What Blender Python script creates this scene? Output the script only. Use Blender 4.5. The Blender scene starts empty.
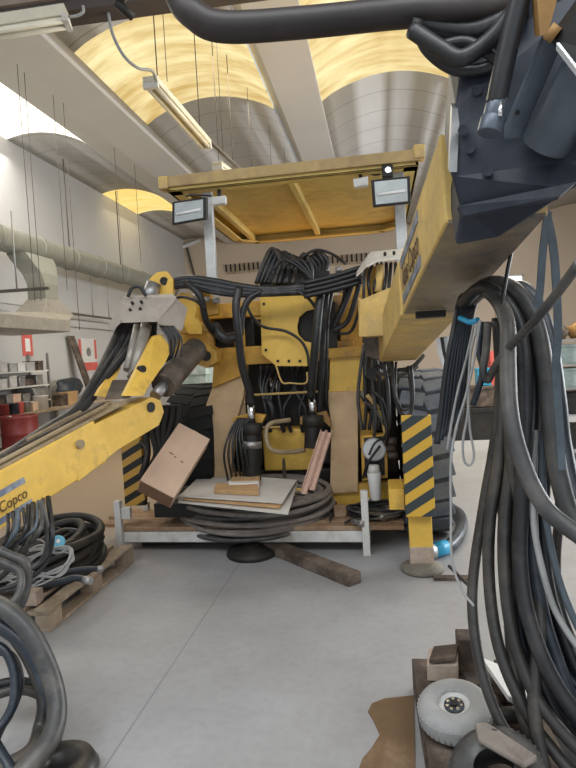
import bpy, bmesh, math, random
from mathutils import Vector as V, Matrix, noise as mnoise
from mathutils.geometry import tessellate_polygon
random.seed(7)
rnd = random.uniform
COL = bpy.context.scene.collection
SC = bpy.context.scene

# ------------------------------------------------------------------ camera
F = 577.0; H = 1.6
def nrm(v): return v.normalized()
yh = nrm(V((379-288, 384-352, -F)))
_r = math.radians(3.2)
zh = V((-math.sin(_r), math.cos(_r), 0)); zh.z = -(zh.x*yh.x+zh.y*yh.y)/yh.z; zh = nrm(zh)
xh = yh.cross(zh)
ROT = Matrix((xh, yh, zh))                 # camera -> room (rows are the room axes seen by the camera)
cam = bpy.data.objects.new('camera', bpy.data.cameras.new('camera')); COL.objects.link(cam)
cam.matrix_world = Matrix.Translation((0, 0, H)) @ ROT.to_4x4()
cam.data.sensor_fit = 'VERTICAL'; cam.data.sensor_height = 36; cam.data.lens = 36*F/768
cam.data.clip_start = 0.05; cam.data.clip_end = 200
SC.camera = cam

def D(px, py, d):                          # a point at depth d metres in front of the lens
    return ROT @ V(((px-288)*d/F, (384-py)*d/F, -d)) + V((0, 0, H))
def ray(px, py): return ROT @ V((px-288, 384-py, -F))
def onY(px, py, Y): r = ray(px, py); return r*(Y/r.y) + V((0, 0, H))
def onX(px, py, X): r = ray(px, py); return r*(X/r.x) + V((0, 0, H))
def onZ(px, py, Z=0.0): r = ray(px, py); return r*((Z-H)/r.z) + V((0, 0, H))

# ------------------------------------------------------------------ materials
def mat(name, col, rough=0.6, metal=0.0, var=0.25, scale=6.0, dirt=None, dirt_amt=0.0, bump=0.0, spec=0.5):
    m = bpy.data.materials.new(name); m.use_nodes = True
    nt = m.node_tree; N = nt.nodes; L = nt.links
    b = N['Principled BSDF']; b.inputs['Roughness'].default_value = rough; b.inputs['Metallic'].default_value = metal
    b.inputs['Specular IOR Level'].default_value = spec
    tc = N.new('ShaderNodeTexCoord')
    nz = N.new('ShaderNodeTexNoise'); nz.inputs['Scale'].default_value = scale; nz.inputs['Detail'].default_value = 6
    nz.inputs['Roughness'].default_value = 0.65
    L.new(tc.outputs['Object'], nz.inputs['Vector'])
    rp = N.new('ShaderNodeValToRGB'); rp.color_ramp.elements[0].position = 0.3; rp.color_ramp.elements[1].position = 0.7
    lo = [c*(1-var) for c in col]; hi = [min(1, c*(1+var*0.6)) for c in col]
    rp.color_ramp.elements[0].color = (*lo, 1); rp.color_ramp.elements[1].color = (*hi, 1)
    L.new(nz.outputs['Fac'], rp.inputs['Fac'])
    out = rp.outputs['Color']
    if dirt:
        n2 = N.new('ShaderNodeTexNoise'); n2.inputs['Scale'].default_value = scale*0.45; n2.inputs['Detail'].default_value = 8
        n2.inputs['Roughness'].default_value = 0.7
        L.new(tc.outputs['Object'], n2.inputs['Vector'])
        r2 = N.new('ShaderNodeValToRGB'); r2.color_ramp.elements[0].position = 0.62-dirt_amt*0.4; r2.color_ramp.elements[1].position = 0.78-dirt_amt*0.25
        L.new(n2.outputs['Fac'], r2.inputs['Fac'])
        mx = N.new('ShaderNodeMixRGB'); L.new(r2.outputs['Color'], mx.inputs['Fac']); L.new(out, mx.inputs['Color1'])
        mx.inputs['Color2'].default_value = (*dirt, 1); out = mx.outputs['Color']
    L.new(out, b.inputs['Base Color'])
    if bump:
        bp = N.new('ShaderNodeBump'); bp.inputs['Strength'].default_value = bump; bp.inputs['Distance'].default_value = 0.02
        n3 = N.new('ShaderNodeTexNoise'); n3.inputs['Scale'].default_value = scale*5; n3.inputs['Detail'].default_value = 4
        L.new(tc.outputs['Object'], n3.inputs['Vector'])
        L.new(n3.outputs['Fac'], bp.inputs['Height']); L.new(bp.outputs['Normal'], b.inputs['Normal'])
    return m

def emis(name, col, strength, streak=None):
    m = bpy.data.materials.new(name); m.use_nodes = True
    nt = m.node_tree; N = nt.nodes; L = nt.links
    b = N['Principled BSDF']; b.inputs['Base Color'].default_value = (*[c*.12 for c in col], 1); b.inputs['Roughness'].default_value = 0.5
    b.inputs['Emission Strength'].default_value = strength; b.inputs['Emission Color'].default_value = (*col, 1)
    if streak:
        tc = N.new('ShaderNodeTexCoord'); mp = N.new('ShaderNodeMapping'); mp.inputs['Scale'].default_value = (0.45, 2.2, 1)
        L.new(tc.outputs['Object'], mp.inputs['Vector'])
        nz = N.new('ShaderNodeTexNoise'); nz.inputs['Scale'].default_value = 1.6; nz.inputs['Detail'].default_value = 5
        nz.inputs['Roughness'].default_value = 0.6
        L.new(mp.outputs['Vector'], nz.inputs['Vector'])
        rp = N.new('ShaderNodeValToRGB'); rp.color_ramp.elements[0].position = 0.34; rp.color_ramp.elements[1].position = 0.66
        rp.color_ramp.elements[0].color = (*streak, 1); rp.color_ramp.elements[1].color = (*col, 1)
        L.new(nz.outputs['Fac'], rp.inputs['Fac']); L.new(rp.outputs['Color'], b.inputs['Emission Color'])
    return m

M = {}
M['yellow'] = mat('yellow paint', (0.8, 0.5, 0.085), 0.45, 0, 0.16, 5, (0.34, 0.2, 0.07), 0.18, 0.05)
M['yellowdirty'] = mat('grimy yellow paint', (0.62, 0.345, 0.05), 0.55, 0, 0.25, 6, (0.16, 0.09, 0.04), 0.35, 0.08)
M['yellowdust'] = mat('dusty yellow paint', (0.7, 0.48, 0.15), 0.7, 0, 0.2, 7, (0.42, 0.3, 0.16), 0.5, 0.05)
M['canopy'] = mat('canopy yellow', (0.68, 0.5, 0.15), 0.55, 0, 0.18, 3, (0.36, 0.22, 0.07), 0.25, 0.03)
M['beige'] = mat('dust covered plate', (0.60, 0.42, 0.24), 0.8, 0, 0.14, 5, (0.38, 0.25, 0.12), 0.3, 0.05)
M['dust'] = mat('grey brown dust', (0.38, 0.29, 0.17), 0.9, 0, 0.3, 9, (0.2, 0.14, 0.08), 0.4, 0.1)
M['sootyshade'] = mat('oily shade toned underside paint', (0.34, 0.25, 0.14), 0.5, 0, 0.25, 5, (0.1, 0.09, 0.09), 0.5, 0.05)  # base tone holds the boom's underside shade, blotches are oil
M['rubber'] = mat('black rubber hose', (0.018, 0.018, 0.02), 0.42, 0, 0.4, 12, (0.07, 0.065, 0.06), 0.25, 0.0)
M['rubbergrey'] = mat('dusty grey rubber hose', (0.058, 0.057, 0.057), 0.45, 0, 0.45, 7, (0.15, 0.135, 0.115), 0.4, 0.0)
M['rubberdust'] = mat('dusty brown black hose', (0.036, 0.033, 0.03), 0.42, 0, 0.45, 7, (0.12, 0.1, 0.08), 0.4, 0.0)
M['coilhose'] = mat('grey coiled hose', (0.25, 0.215, 0.19), 0.6, 0, 0.25, 8, (0.1, 0.085, 0.07), 0.3, 0.0)
M['bluehose'] = mat('blue black hose', (0.022, 0.03, 0.042), 0.4, 0, 0.35, 9, (0.075, 0.085, 0.095), 0.3, 0.0)
M['tyre'] = mat('tyre rubber', (0.13, 0.15, 0.18), 0.75, 0, 0.25, 8, (0.2, 0.2, 0.2), 0.3, 0.15)
M['tyredark'] = mat('dark tyre rubber', (0.009, 0.009, 0.009), 0.9, 0, 0.3, 8, None, 0, 0.15)
M['tyregroove'] = mat('groove dark tyre carcass', (0.035, 0.04, 0.048), 0.8, 0, 0.3, 8, (0.1, 0.1, 0.1), 0.3)  # groove darkness put into the carcass colour, below the paler lugs
M['tyregrey'] = mat('pale grey tyre', (0.33, 0.33, 0.325), 0.8, 0, 0.15, 10, (0.25, 0.24, 0.23), 0.3, 0.1)
M['navy'] = mat('blue black steel', (0.016, 0.022, 0.036), 0.5, 0.0, 0.3, 5, (0.07, 0.075, 0.09), 0.3, 0.05)
M['navylight'] = mat('blue grey cylinder steel', (0.1, 0.12, 0.15), 0.38, 0.3, 0.3, 6, (0.05, 0.06, 0.08), 0.3, 0.0)
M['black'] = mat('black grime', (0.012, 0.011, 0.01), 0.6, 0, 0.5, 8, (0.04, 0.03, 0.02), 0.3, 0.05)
M['browncyl'] = mat('dusty dark cylinder', (0.055, 0.042, 0.034), 0.6, 0, 0.4, 7, (0.16, 0.115, 0.08), 0.4, 0.05)
M['chrome'] = mat('chromed steel', (0.75, 0.75, 0.76), 0.2, 1.0, 0.1, 10)
M['steel'] = mat('dull steel', (0.42, 0.42, 0.42), 0.45, 0.8, 0.2, 9, (0.2, 0.16, 0.12), 0.25)
M['galv'] = mat('galvanised steel', (0.55, 0.56, 0.55), 0.5, 0.3, 0.2, 8, (0.38, 0.36, 0.32), 0.3)
M['duct'] = mat('grey green duct metal', (0.27, 0.275, 0.235), 0.5, 0.2, 0.15, 4, (0.24, 0.23, 0.18), 0.25)
M['hood'] = mat('brushed hood metal', (0.34, 0.315, 0.275), 0.4, 0.3, 0.2, 4, (0.25, 0.22, 0.18), 0.3)
M['greycover'] = mat('grey cover plate', (0.4, 0.35, 0.3), 0.65, 0, 0.12, 6, (0.27, 0.22, 0.17), 0.3, 0.03)
M['whitecover'] = mat('white grey cover plate', (0.62, 0.58, 0.5), 0.6, 0, 0.12, 6, (0.4, 0.33, 0.24), 0.3, 0.03)
M['whitepaint'] = mat('off white paint', (0.66, 0.65, 0.62), 0.6, 0, 0.12, 9, (0.4, 0.33, 0.26), 0.25)
M['white'] = mat('white plastic', (0.78, 0.78, 0.77), 0.5, 0, 0.06, 9)
M['card'] = mat('brown cardboard', (0.7, 0.5, 0.37), 0.85, 0, 0.08, 5, (0.6, 0.42, 0.3), 0.15)
M['carddark'] = mat('dark cardboard edge', (0.26, 0.145, 0.085), 0.9, 0, 0.15, 8)
M['cardgrey'] = mat('pale flattened cardboard', (0.6, 0.575, 0.54), 0.85, 0, 0.1, 4, (0.48, 0.4, 0.32), 0.2)
M['cardtan'] = mat('tan cardboard', (0.5, 0.31, 0.15), 0.9, 0, 0.2, 9)
M['cardbrown'] = mat('dirty brown cardboard', (0.17, 0.105, 0.055), 0.9, 0, 0.2, 5, (0.28, 0.2, 0.13), 0.2)
M['footpad'] = mat('worn jack foot steel', (0.24, 0.22, 0.18), 0.7, 0.1, 0.3, 9, (0.08, 0.07, 0.05), 0.4, 0.05)
M['pipe'] = mat('brown black thick hose', (0.026, 0.019, 0.017), 0.5, 0, 0.4, 6, (0.07, 0.055, 0.045), 0.35)
M['scrap'] = mat('grey brown scrap', (0.27, 0.235, 0.205), 0.7, 0.1, 0.25, 8, (0.14, 0.11, 0.09), 0.3)
M['lipdust'] = mat('dust caked yellow edge', (0.5, 0.36, 0.16), 0.85, 0, 0.2, 6, (0.36, 0.25, 0.13), 0.5)
M['pinkwood'] = mat('pink brown profile', (0.62, 0.42, 0.33), 0.6, 0, 0.12, 12, (0.4, 0.22, 0.15), 0.25)
M['plank'] = mat('brown worn planks', (0.3, 0.18, 0.1), 0.85, 0, 0.35, 10, (0.42, 0.3, 0.19), 0.45, 0.1)
M['wood'] = mat('grey pallet wood', (0.42, 0.33, 0.24), 0.85, 0, 0.3, 9, (0.25, 0.18, 0.12), 0.35, 0.1)
M['wooddark'] = mat('dark timber', (0.08, 0.056, 0.044), 0.85, 0, 0.4, 8, (0.22, 0.17, 0.13), 0.35, 0.15)
M['woodpale'] = mat('pale split wood', (0.5, 0.4, 0.32), 0.85, 0, 0.25, 14, (0.33, 0.24, 0.17), 0.3, 0.1)
M['red'] = mat('red drum paint', (0.2, 0.025, 0.022), 0.45, 0, 0.25, 6, (0.12, 0.02, 0.02), 0.3, 0.04)
M['signred'] = mat('sign red', (0.62, 0.12, 0.1), 0.6, 0, 0.1, 9)
M['blue'] = mat('blue plastic', (0.03, 0.36, 0.62), 0.4, 0, 0.15, 10)
M['bluepale'] = mat('pale blue cap', (0.13, 0.42, 0.58), 0.5, 0, 0.15, 10)
M['teal'] = mat('grey green plastic', (0.3, 0.38, 0.36), 0.5, 0, 0.25, 6, (0.6, 0.66, 0.64), 0.3)
M['lampglass'] = mat('lamp lens', (0.5, 0.52, 0.5), 0.2, 0.4, 0.2, 5)
M['glass'] = mat('gauge face', (0.7, 0.7, 0.68), 0.3, 0, 0.1, 10)
M['strap'] = mat('blue grey sling webbing', (0.1, 0.125, 0.145), 0.8, 0, 0.3, 16)
M['cable'] = mat('pale grey cable', (0.34, 0.34, 0.33), 0.6, 0, 0.2, 9)
M['decal'] = mat('blue grey decal', (0.17, 0.2, 0.26), 0.5, 0, 0.35, 20, (0.4, 0.42, 0.44), 0.3)
M['ink'] = mat('brown black lettering', (0.1, 0.06, 0.03), 0.6, 0, 0.1, 9)
M['wire'] = mat('dark wire', (0.1, 0.085, 0.07), 0.6, 0, 0.1, 9)
M['purlin'] = mat('crane girder paint', (0.075, 0.06, 0.055), 0.7, 0, 0.2, 3)
M['purlinpale'] = mat('brown grey girder', (0.26, 0.2, 0.16), 0.7, 0, 0.2, 3)
M['batten'] = mat('lamp batten enamel', (0.6, 0.56, 0.44), 0.5, 0, 0.12, 4)
M['tube'] = mat('unlit lamp tube', (0.72, 0.68, 0.55), 0.25, 0, 0.06, 4)
M['rust'] = mat('rusty orange bracket', (0.36, 0.2, 0.06), 0.7, 0, 0.35, 9, (0.15, 0.07, 0.03), 0.4, 0.08)

def hazard(name, a=(0.72, 0.43, 0.05), b=(0.04, 0.052, 0.056), period=0.115, slope=0.75):
    m = bpy.data.materials.new(name); m.use_nodes = True
    nt = m.node_tree; N = nt.nodes; L = nt.links; p = N['Principled BSDF']; p.inputs['Roughness'].default_value = 0.5
    tc = N.new('ShaderNodeTexCoord'); sp = N.new('ShaderNodeSeparateXYZ'); L.new(tc.outputs['Object'], sp.inputs[0])
    m1 = N.new('ShaderNodeMath'); m1.operation = 'MULTIPLY'; m1.inputs[1].default_value = slope; L.new(sp.outputs['X'], m1.inputs[0])
    m2 = N.new('ShaderNodeMath'); m2.operation = 'SUBTRACT'; L.new(sp.outputs['Z'], m2.inputs[0]); L.new(m1.outputs[0], m2.inputs[1])
    m3 = N.new('ShaderNodeMath'); m3.operation = 'DIVIDE'; m3.inputs[1].default_value = period; L.new(m2.outputs[0], m3.inputs[0])
    m4 = N.new('ShaderNodeMath'); m4.operation = 'FRACT'; L.new(m3.outputs[0], m4.inputs[0])
    m5 = N.new('ShaderNodeMath'); m5.operation = 'GREATER_THAN'; m5.inputs[1].default_value = 0.5; L.new(m4.outputs[0], m5.inputs[0])
    mx = N.new('ShaderNodeMixRGB'); L.new(m5.outputs[0], mx.inputs['Fac']); mx.inputs['Color1'].default_value = (*a, 1); mx.inputs['Color2'].default_value = (*b, 1)
    L.new(mx.outputs['Color'], p.inputs['Base Color'])
    return m
M['hazard'] = hazard('yellow and dark hazard stripes', period=0.148, slope=0.64)
M['hazarddirty'] = hazard('dirty hazard stripes', (0.5, 0.28, 0.05), (0.015, 0.015, 0.013), 0.13, 0.55)

# ------------------------------------------------------------------ mesh helpers
def new(): return bmesh.new()
def box(bm, c, s, rot=None):
    c = V(c); vs = []
    for x in (-.5, .5):
        for y in (-.5, .5):
            for z in (-.5, .5):
                p = V((x*s[0], y*s[1], z*s[2]))
                if rot: p = rot @ p
                vs.append(bm.verts.new(c+p))
    for f in ((0,1,3,2),(4,6,7,5),(0,4,5,1),(2,3,7,6),(0,2,6,4),(1,5,7,3)):
        bm.faces.new([vs[i] for i in f])
def ebox(bm, o, a, b, c):                 # a box from a corner and three edges
    o = V(o); vs = [bm.verts.new(o+i*a+j*b+k*c) for i in (0,1) for j in (0,1) for k in (0,1)]
    for f in ((0,1,3,2),(4,6,7,5),(0,4,5,1),(2,3,7,6),(0,2,6,4),(1,5,7,3)):
        bm.faces.new([vs[i] for i in f])
def span(bm, x0, x1, y0, y1, z0, z1): box(bm, ((x0+x1)/2, (y0+y1)/2, (z0+z1)/2), (abs(x1-x0), abs(y1-y0), abs(z1-z0)))
def prism(bm, pts, ext):
    ext = V(ext); a = [bm.verts.new(V(p)) for p in pts]; b = [bm.verts.new(V(p)+ext) for p in pts]
    n = len(pts)
    if n > 4:
        for t in tessellate_polygon([[V(p) for p in pts]]):
            bm.faces.new([a[i] for i in t]); bm.faces.new([b[i] for i in reversed(t)])
    else: bm.faces.new(a); bm.faces.new(list(reversed(b)))
    for i in range(n): bm.faces.new((a[i], b[i], b[(i+1) % n], a[(i+1) % n]))
def frame(t):
    t = t.normalized(); up = V((0,0,1)) if abs(t.z) < 0.9 else V((1,0,0))
    u = t.cross(up).normalized(); return u, u.cross(t).normalized()
def cyl(bm, a, b, r, r2=None, seg=16, caps=True):
    a = V(a); b = V(b); r2 = r if r2 is None else r2; u, w = frame(b-a)
    A = []; B = []
    for i in range(seg):
        t = 2*math.pi*i/seg; d = u*math.cos(t)+w*math.sin(t)
        A.append(bm.verts.new(a+d*r)); B.append(bm.verts.new(b+d*r2))
    for i in range(seg): bm.faces.new((A[i], A[(i+1)%seg], B[(i+1)%seg], B[i])).smooth = True
    if caps: bm.faces.new(list(reversed(A))); bm.faces.new(B)
def lathe(bm, o, axis, prof, seg=32):     # profile: (radius, distance along axis)
    o = V(o); axis = V(axis).normalized(); u, w = frame(axis); rings = []
    for r, h in prof:
        if r < 1e-5: rings.append([bm.verts.new(o+axis*h)]); continue
        rings.append([bm.verts.new(o+axis*h+(u*math.cos(2*math.pi*i/seg)+w*math.sin(2*math.pi*i/seg))*r) for i in range(seg)])
    for A, B in zip(rings, rings[1:]):
        for i in range(seg):
            a = A[i % len(A)]; b = A[(i+1) % len(A)]; c = B[(i+1) % len(B)]; d = B[i % len(B)]
            vs = [];  [vs.append(q) for q in (a, b, c, d) if q not in vs]
            if len(vs) > 2: bm.faces.new(vs).smooth = True
def catmull(P, n=6, closed=False):
    P = [V(p) for p in P]
    if len(P) < 3: return P
    Q = [P[-1]]+P+[P[0], P[1]] if closed else [P[0]*2-P[1]]+P+[P[-1]*2-P[-2]]
    out = []
    for i in range(1, len(Q)-2):
        p0, p1, p2, p3 = Q[i-1], Q[i], Q[i+1], Q[i+2]
        for k in range(n):
            t = k/n
            out.append(0.5*((2*p1)+(p2-p0)*t+(2*p0-5*p1+4*p2-p3)*t*t+(3*p1-p0-3*p2+p3)*t*t*t))
    if not closed: out.append(P[-1])
    return out
def tube(bm, P, r, seg=8, n=6, closed=False, curve=True):
    Q = catmull(P, n, closed) if curve else [V(p) for p in P]
    m = len(Q); rings = []; u = None
    for i, p in enumerate(Q):
        t = (Q[(i+1) % m]-Q[i-1]) if closed else (Q[min(i+1, m-1)]-Q[max(i-1, 0)])
        if t.length < 1e-9: t = V((0,0,1))
        t.normalize()
        if u is None: u, _ = frame(t)
        u = (u-t*u.dot(t)); u.normalize(); w = t.cross(u)
        rings.append([bm.verts.new(p+(u*math.cos(2*math.pi*k/seg)+w*math.sin(2*math.pi*k/seg))*r) for k in range(seg)])
    rng = range(m) if closed else range(m-1)
    for i in rng:
        A = rings[i]; B = rings[(i+1) % m]
        off = 0
        if closed and i == m-1:
            off = min(range(seg), key=lambda o: (B[o].co-A[0].co).length)
        for k in range(seg): bm.faces.new((A[k], A[(k+1)%seg], B[(k+1+off)%seg], B[(k+off)%seg])).smooth = True
    if not closed: bm.faces.new(list(reversed(rings[0]))); bm.faces.new(rings[-1])
def ribbon(bm, P, side, w, t=0.003, n=6):
    Q = catmull(P, n); side = V(side).normalized(); prev = None; m = len(Q)
    for i, p in enumerate(Q):
        tg = (Q[min(i+1, m-1)]-Q[max(i-1, 0)]).normalized(); nn = tg.cross(side).normalized()
        s = (side-tg*side.dot(tg)).normalized()
        ring = [bm.verts.new(p+s*w*a+nn*t*b) for a, b in ((-.5,-.5),(.5,-.5),(.5,.5),(-.5,.5))]
        if prev:
            for k in range(4): bm.faces.new((prev[k], prev[(k+1)%4], ring[(k+1)%4], ring[k]))
        else: bm.faces.new(list(reversed(ring)))
        prev = ring
    bm.faces.new(prev)

def obj(name, bm, m, parent=None, bevel=0.0, origin=None):
    bmesh.ops.recalc_face_normals(bm, faces=bm.faces[:])
    if origin is None:
        if bm.verts:
            xs = [v.co for v in bm.verts]
            lo = V((min(c.x for c in xs), min(c.y for c in xs), min(c.z for c in xs))); hi = V((max(c.x for c in xs), max(c.y for c in xs), max(c.z for c in xs)))
            origin = V(((lo.x+hi.x)/2, (lo.y+hi.y)/2, lo.z))
        else: origin = V((0,0,0))
    origin = V(origin)
    bmesh.ops.translate(bm, verts=bm.verts[:], vec=-origin)
    me = bpy.data.meshes.new(name); bm.to_mesh(me); bm.free()
    me.materials.append(M[m] if isinstance(m, str) else m)
    o = bpy.data.objects.new(name, me); COL.objects.link(o)
    w = origin.copy(); q = parent
    if parent is not None:
        o.parent = parent
        while q is not None: w -= q.location; q = q.parent
    o.location = w
    if bevel:
        bv = o.modifiers.new('bevel', 'BEVEL'); bv.width = bevel; bv.segments = 2; bv.limit_method = 'ANGLE'; bv.angle_limit = math.radians(40)
    return o
def thing(name, label, cat, loc, group=None):
    o = bpy.data.objects.new(name, None); COL.objects.link(o); o.location = loc; o.empty_display_size = 0.1
    return tag(o, label, cat, group)
def tag(o, label, cat, group=None):
    o['label'] = label; o['category'] = cat
    if group: o['group'] = group
    return o
def struct(name, bm, m, parent=None, origin=(0,0,0)):
    o = obj(name, bm, m, parent, origin=origin)
    o['kind'] = 'structure'
    return o
def quick(name, m, parent, fn, bevel=0.0):
    bm = new(); fn(bm); return obj(name, bm, m, parent, bevel)
def hosep(parent, pts, r, m='rubber', name='hydraulic_hose', seg=8, n=6):
    bm = new(); tube(bm, [D(*p) for p in pts], r, seg, n); return obj(name, bm, m, parent)

# ------------------------------------------------------------------ hall
S = 7.0/5.5
XW = -7.0; YB = 16.44*S; ZC = H+3.37*S; XR = 9.0; Y0 = -7.0
def floor_mat():
    m = bpy.data.materials.new('dusty concrete floor'); m.use_nodes = True
    nt = m.node_tree; N = nt.nodes; L = nt.links; b = N['Principled BSDF']
    tc = N.new('ShaderNodeTexCoord')
    n1 = N.new('ShaderNodeTexNoise'); n1.inputs['Scale'].default_value = 0.55; n1.inputs['Detail'].default_value = 9; n1.inputs['Roughness'].default_value = 0.68
    L.new(tc.outputs['Object'], n1.inputs['Vector'])
    r1 = N.new('ShaderNodeValToRGB'); e = r1.color_ramp.elements; e[0].position = 0.3; e[1].position = 0.72
    e[0].color = (0.27, 0.262, 0.258, 1); e[1].color = (0.41, 0.415, 0.435, 1)
    L.new(n1.outputs['Fac'], r1.inputs['Fac'])
    n2 = N.new('ShaderNodeTexNoise'); n2.inputs['Scale'].default_value = 22; n2.inputs['Detail'].default_value = 6
    L.new(tc.outputs['Object'], n2.inputs['Vector'])
    r2 = N.new('ShaderNodeValToRGB'); r2.color_ramp.elements[0].position = 0.25; r2.color_ramp.elements[1].position = 0.55
    r2.color_ramp.elements[0].color = (0.92, 0.915, 0.91, 1); r2.color_ramp.elements[1].color = (1, 1, 1, 1)
    L.new(n2.outputs['Fac'], r2.inputs['Fac'])
    mx = N.new('ShaderNodeMixRGB'); mx.blend_type = 'MULTIPLY'; mx.inputs['Fac'].default_value = 1
    L.new(r1.outputs['Color'], mx.inputs['Color1']); L.new(r2.outputs['Color'], mx.inputs['Color2'])
    sp = N.new('ShaderNodeSeparateXYZ'); L.new(tc.outputs['Object'], sp.inputs[0])
    # tan zone towards the workbench side of the hall
    mr = N.new('ShaderNodeMapRange'); mr.inputs['From Min'].default_value = 3.9; mr.inputs['From Max'].default_value = 5.6
    L.new(sp.outputs['Y'], mr.inputs['Value'])
    mr2 = N.new('ShaderNodeMapRange'); mr2.inputs['From Min'].default_value = -1.3; mr2.inputs['From Max'].default_value = -2.2
    L.new(sp.outputs['X'], mr2.inputs['Value'])
    mm = N.new('ShaderNodeMath'); mm.operation = 'MULTIPLY'; L.new(mr.outputs[0], mm.inputs[0]); L.new(mr2.outputs[0], mm.inputs[1])
    m75 = N.new('ShaderNodeMath'); m75.operation = 'MULTIPLY'; m75.inputs[1].default_value = 0.85; L.new(mm.outputs[0], m75.inputs[0])
    tan = N.new('ShaderNodeMixRGB'); tan.inputs['Color2'].default_value = (0.27, 0.185, 0.1, 1)
    L.new(m75.outputs[0], tan.inputs['Fac']); L.new(mx.outputs['Color'], tan.inputs['Color1'])
    # saw-cut joint along the hall
    a = N.new('ShaderNodeMath'); a.operation = 'ADD'; a.inputs[1].default_value = 1.165; L.new(sp.outputs['X'], a.inputs[0])
    ab = N.new('ShaderNodeMath'); ab.operation = 'ABSOLUTE'; L.new(a.outputs[0], ab.inputs[0])
    lt = N.new('ShaderNodeMath'); lt.operation = 'LESS_THAN'; lt.inputs[1].default_value = 0.004; L.new(ab.outputs[0], lt.inputs[0])
    jm = N.new('ShaderNodeMixRGB'); jm.inputs['Color2'].default_value = (0.07, 0.065, 0.06, 1)
    jf = N.new('ShaderNodeMath'); jf.operation = 'MULTIPLY'; jf.inputs[1].default_value = 0.4; L.new(lt.outputs[0], jf.inputs[0])
    L.new(jf.outputs[0], jm.inputs['Fac']); L.new(tan.outputs['Color'], jm.inputs['Color1'])
    L.new(jm.outputs['Color'], b.inputs['Base Color'])
    rr = N.new('ShaderNodeMapRange'); rr.inputs['To Min'].default_value = 0.42; rr.inputs['To Max'].default_value = 0.7
    L.new(n1.outputs['Fac'], rr.inputs['Value']); L.new(rr.outputs[0], b.inputs['Roughness'])
    return m
bm = new(); span(bm, XW-0.2, XR+0.2, Y0-4, YB+0.2, -0.2, 0); struct('floor', bm, floor_mat())
M['wallwhite'] = mat('white plaster wall', (0.5, 0.49, 0.47), 0.85, 0, 0.06, 0.6)
M['wallcream'] = mat('cream plaster wall', (0.6, 0.49, 0.375), 0.85, 0, 0.07, 0.6)
bm = new(); span(bm, XW-0.2, XW, Y0, YB, 0, ZC+0.4); struct('wall_left', bm, 'wallwhite')
bm = new(); span(bm, XW-0.2, XR+0.2, YB, YB+0.2, 0, ZC+0.6); struct('wall_back', bm, 'wallcream')
bm = new(); span(bm, XR, XR+0.2, Y0, YB, 0, ZC+0.6); struct('wall_right', bm, 'wallcream')

def seam_mat(name, col):
    m = mat(name, col, 0.85, 0, 0.07, 0.8)
    nt = m.node_tree; N = nt.nodes; L = nt.links; b = N['Principled BSDF']
    src = b.inputs['Base Color'].links[0].from_socket
    tc = N.new('ShaderNodeTexCoord'); sp = N.new('ShaderNodeSeparateXYZ'); L.new(tc.outputs['Object'], sp.inputs[0])
    d = N.new('ShaderNodeMath'); d.operation = 'DIVIDE'; d.inputs[1].default_value = 0.82; L.new(sp.outputs['Y'], d.inputs[0])
    f = N.new('ShaderNodeMath'); f.operation = 'FRACT'; L.new(d.outputs[0], f.inputs[0])
    lt = N.new('ShaderNodeMath'); lt.operation = 'LESS_THAN'; lt.inputs[1].default_value = 0.035; L.new(f.outputs[0], lt.inputs[0])
    s = N.new('ShaderNodeMath'); s.operation = 'MULTIPLY'; s.inputs[1].default_value = 0.45; L.new(lt.outputs[0], s.inputs[0])
    mx = N.new('ShaderNodeMixRGB'); mx.inputs['Color2'].default_value = (0.16, 0.13, 0.1, 1)
    L.new(s.outputs[0], mx.inputs['Fac']); L.new(src, mx.inputs['Color1']); L.new(mx.outputs['Color'], b.inputs['Base Color'])
    return m
M['vault'] = seam_mat('vault shell panels', (0.58, 0.565, 0.535))
M['beam'] = mat('precast concrete beam', (0.66, 0.64, 0.6), 0.8, 0, 0.06, 0.7)
M['sky'] = emis('yellowed translucent roof sheet', (1.0, 0.86, 0.46), 0.84, (0.64, 0.43, 0.14))
M['skyplain'] = emis('daylit roof sheet', (0.95, 0.97, 1.0), 1.2)
M['skywhite'] = emis('pale translucent roof sheet', (1.0, 0.93, 0.8), 1.5)
M['skygold'] = emis('golden translucent roof sheet', (1.0, 0.8, 0.3), 0.84, (0.95, 0.62, 0.15))
BA = (-4.19*S, -3.06*S); BBm = (-1.13*S, -0.59*S); BBl = -1.25*S; BC = (1.2*S, 1.8*S)
step = BC[0]-BBm[1]+0.0
bays = [(XW, BA[0]), (BA[1], BBl), (BBm[1], BC[0]), (BC[1], BC[1]+step), (BC[1]+step+0.8, XR)]
RISE = 0.27*S
def arc(x0, x1, full=None, k=14):
    xs = full or (x0, x1); c = (xs[0]+xs[1])/2; h = (xs[1]-xs[0])/2
    out = []
    for i in range(k+1):
        x = x0+(x1-x0)*i/k; t = (x-c)/h
        out.append((x, ZC+RISE*math.cos(t*math.pi/2)**0.8 if abs(t) < 1 else ZC))
    return out
def shell(bm, prof, y0, y1, th=0.06, sub=1):
    for j in range(sub):
        ya = y0+(y1-y0)*j/sub; yb = y0+(y1-y0)*(j+1)/sub
        for (xa, za), (xb, zb) in zip(prof, prof[1:]):
            v = [bm.verts.new((x, y, z)) for x, y, z in ((xa, ya, za), (xb, ya, zb), (xb, yb, zb), (xa, yb, za))]
            t = [bm.verts.new((x, y, z+th)) for x, y, z in ((xa, ya, za), (xb, ya, zb), (xb, yb, zb), (xa, yb, za))]
            bm.faces.new(v).smooth = True; bm.faces.new(list(reversed(t)))
            for a in range(4): bm.faces.new((v[a], v[(a+1)%4], t[(a+1)%4], t[a]))
    bmesh.ops.remove_doubles(bm, verts=bm.verts[:], dist=1e-4)
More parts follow.
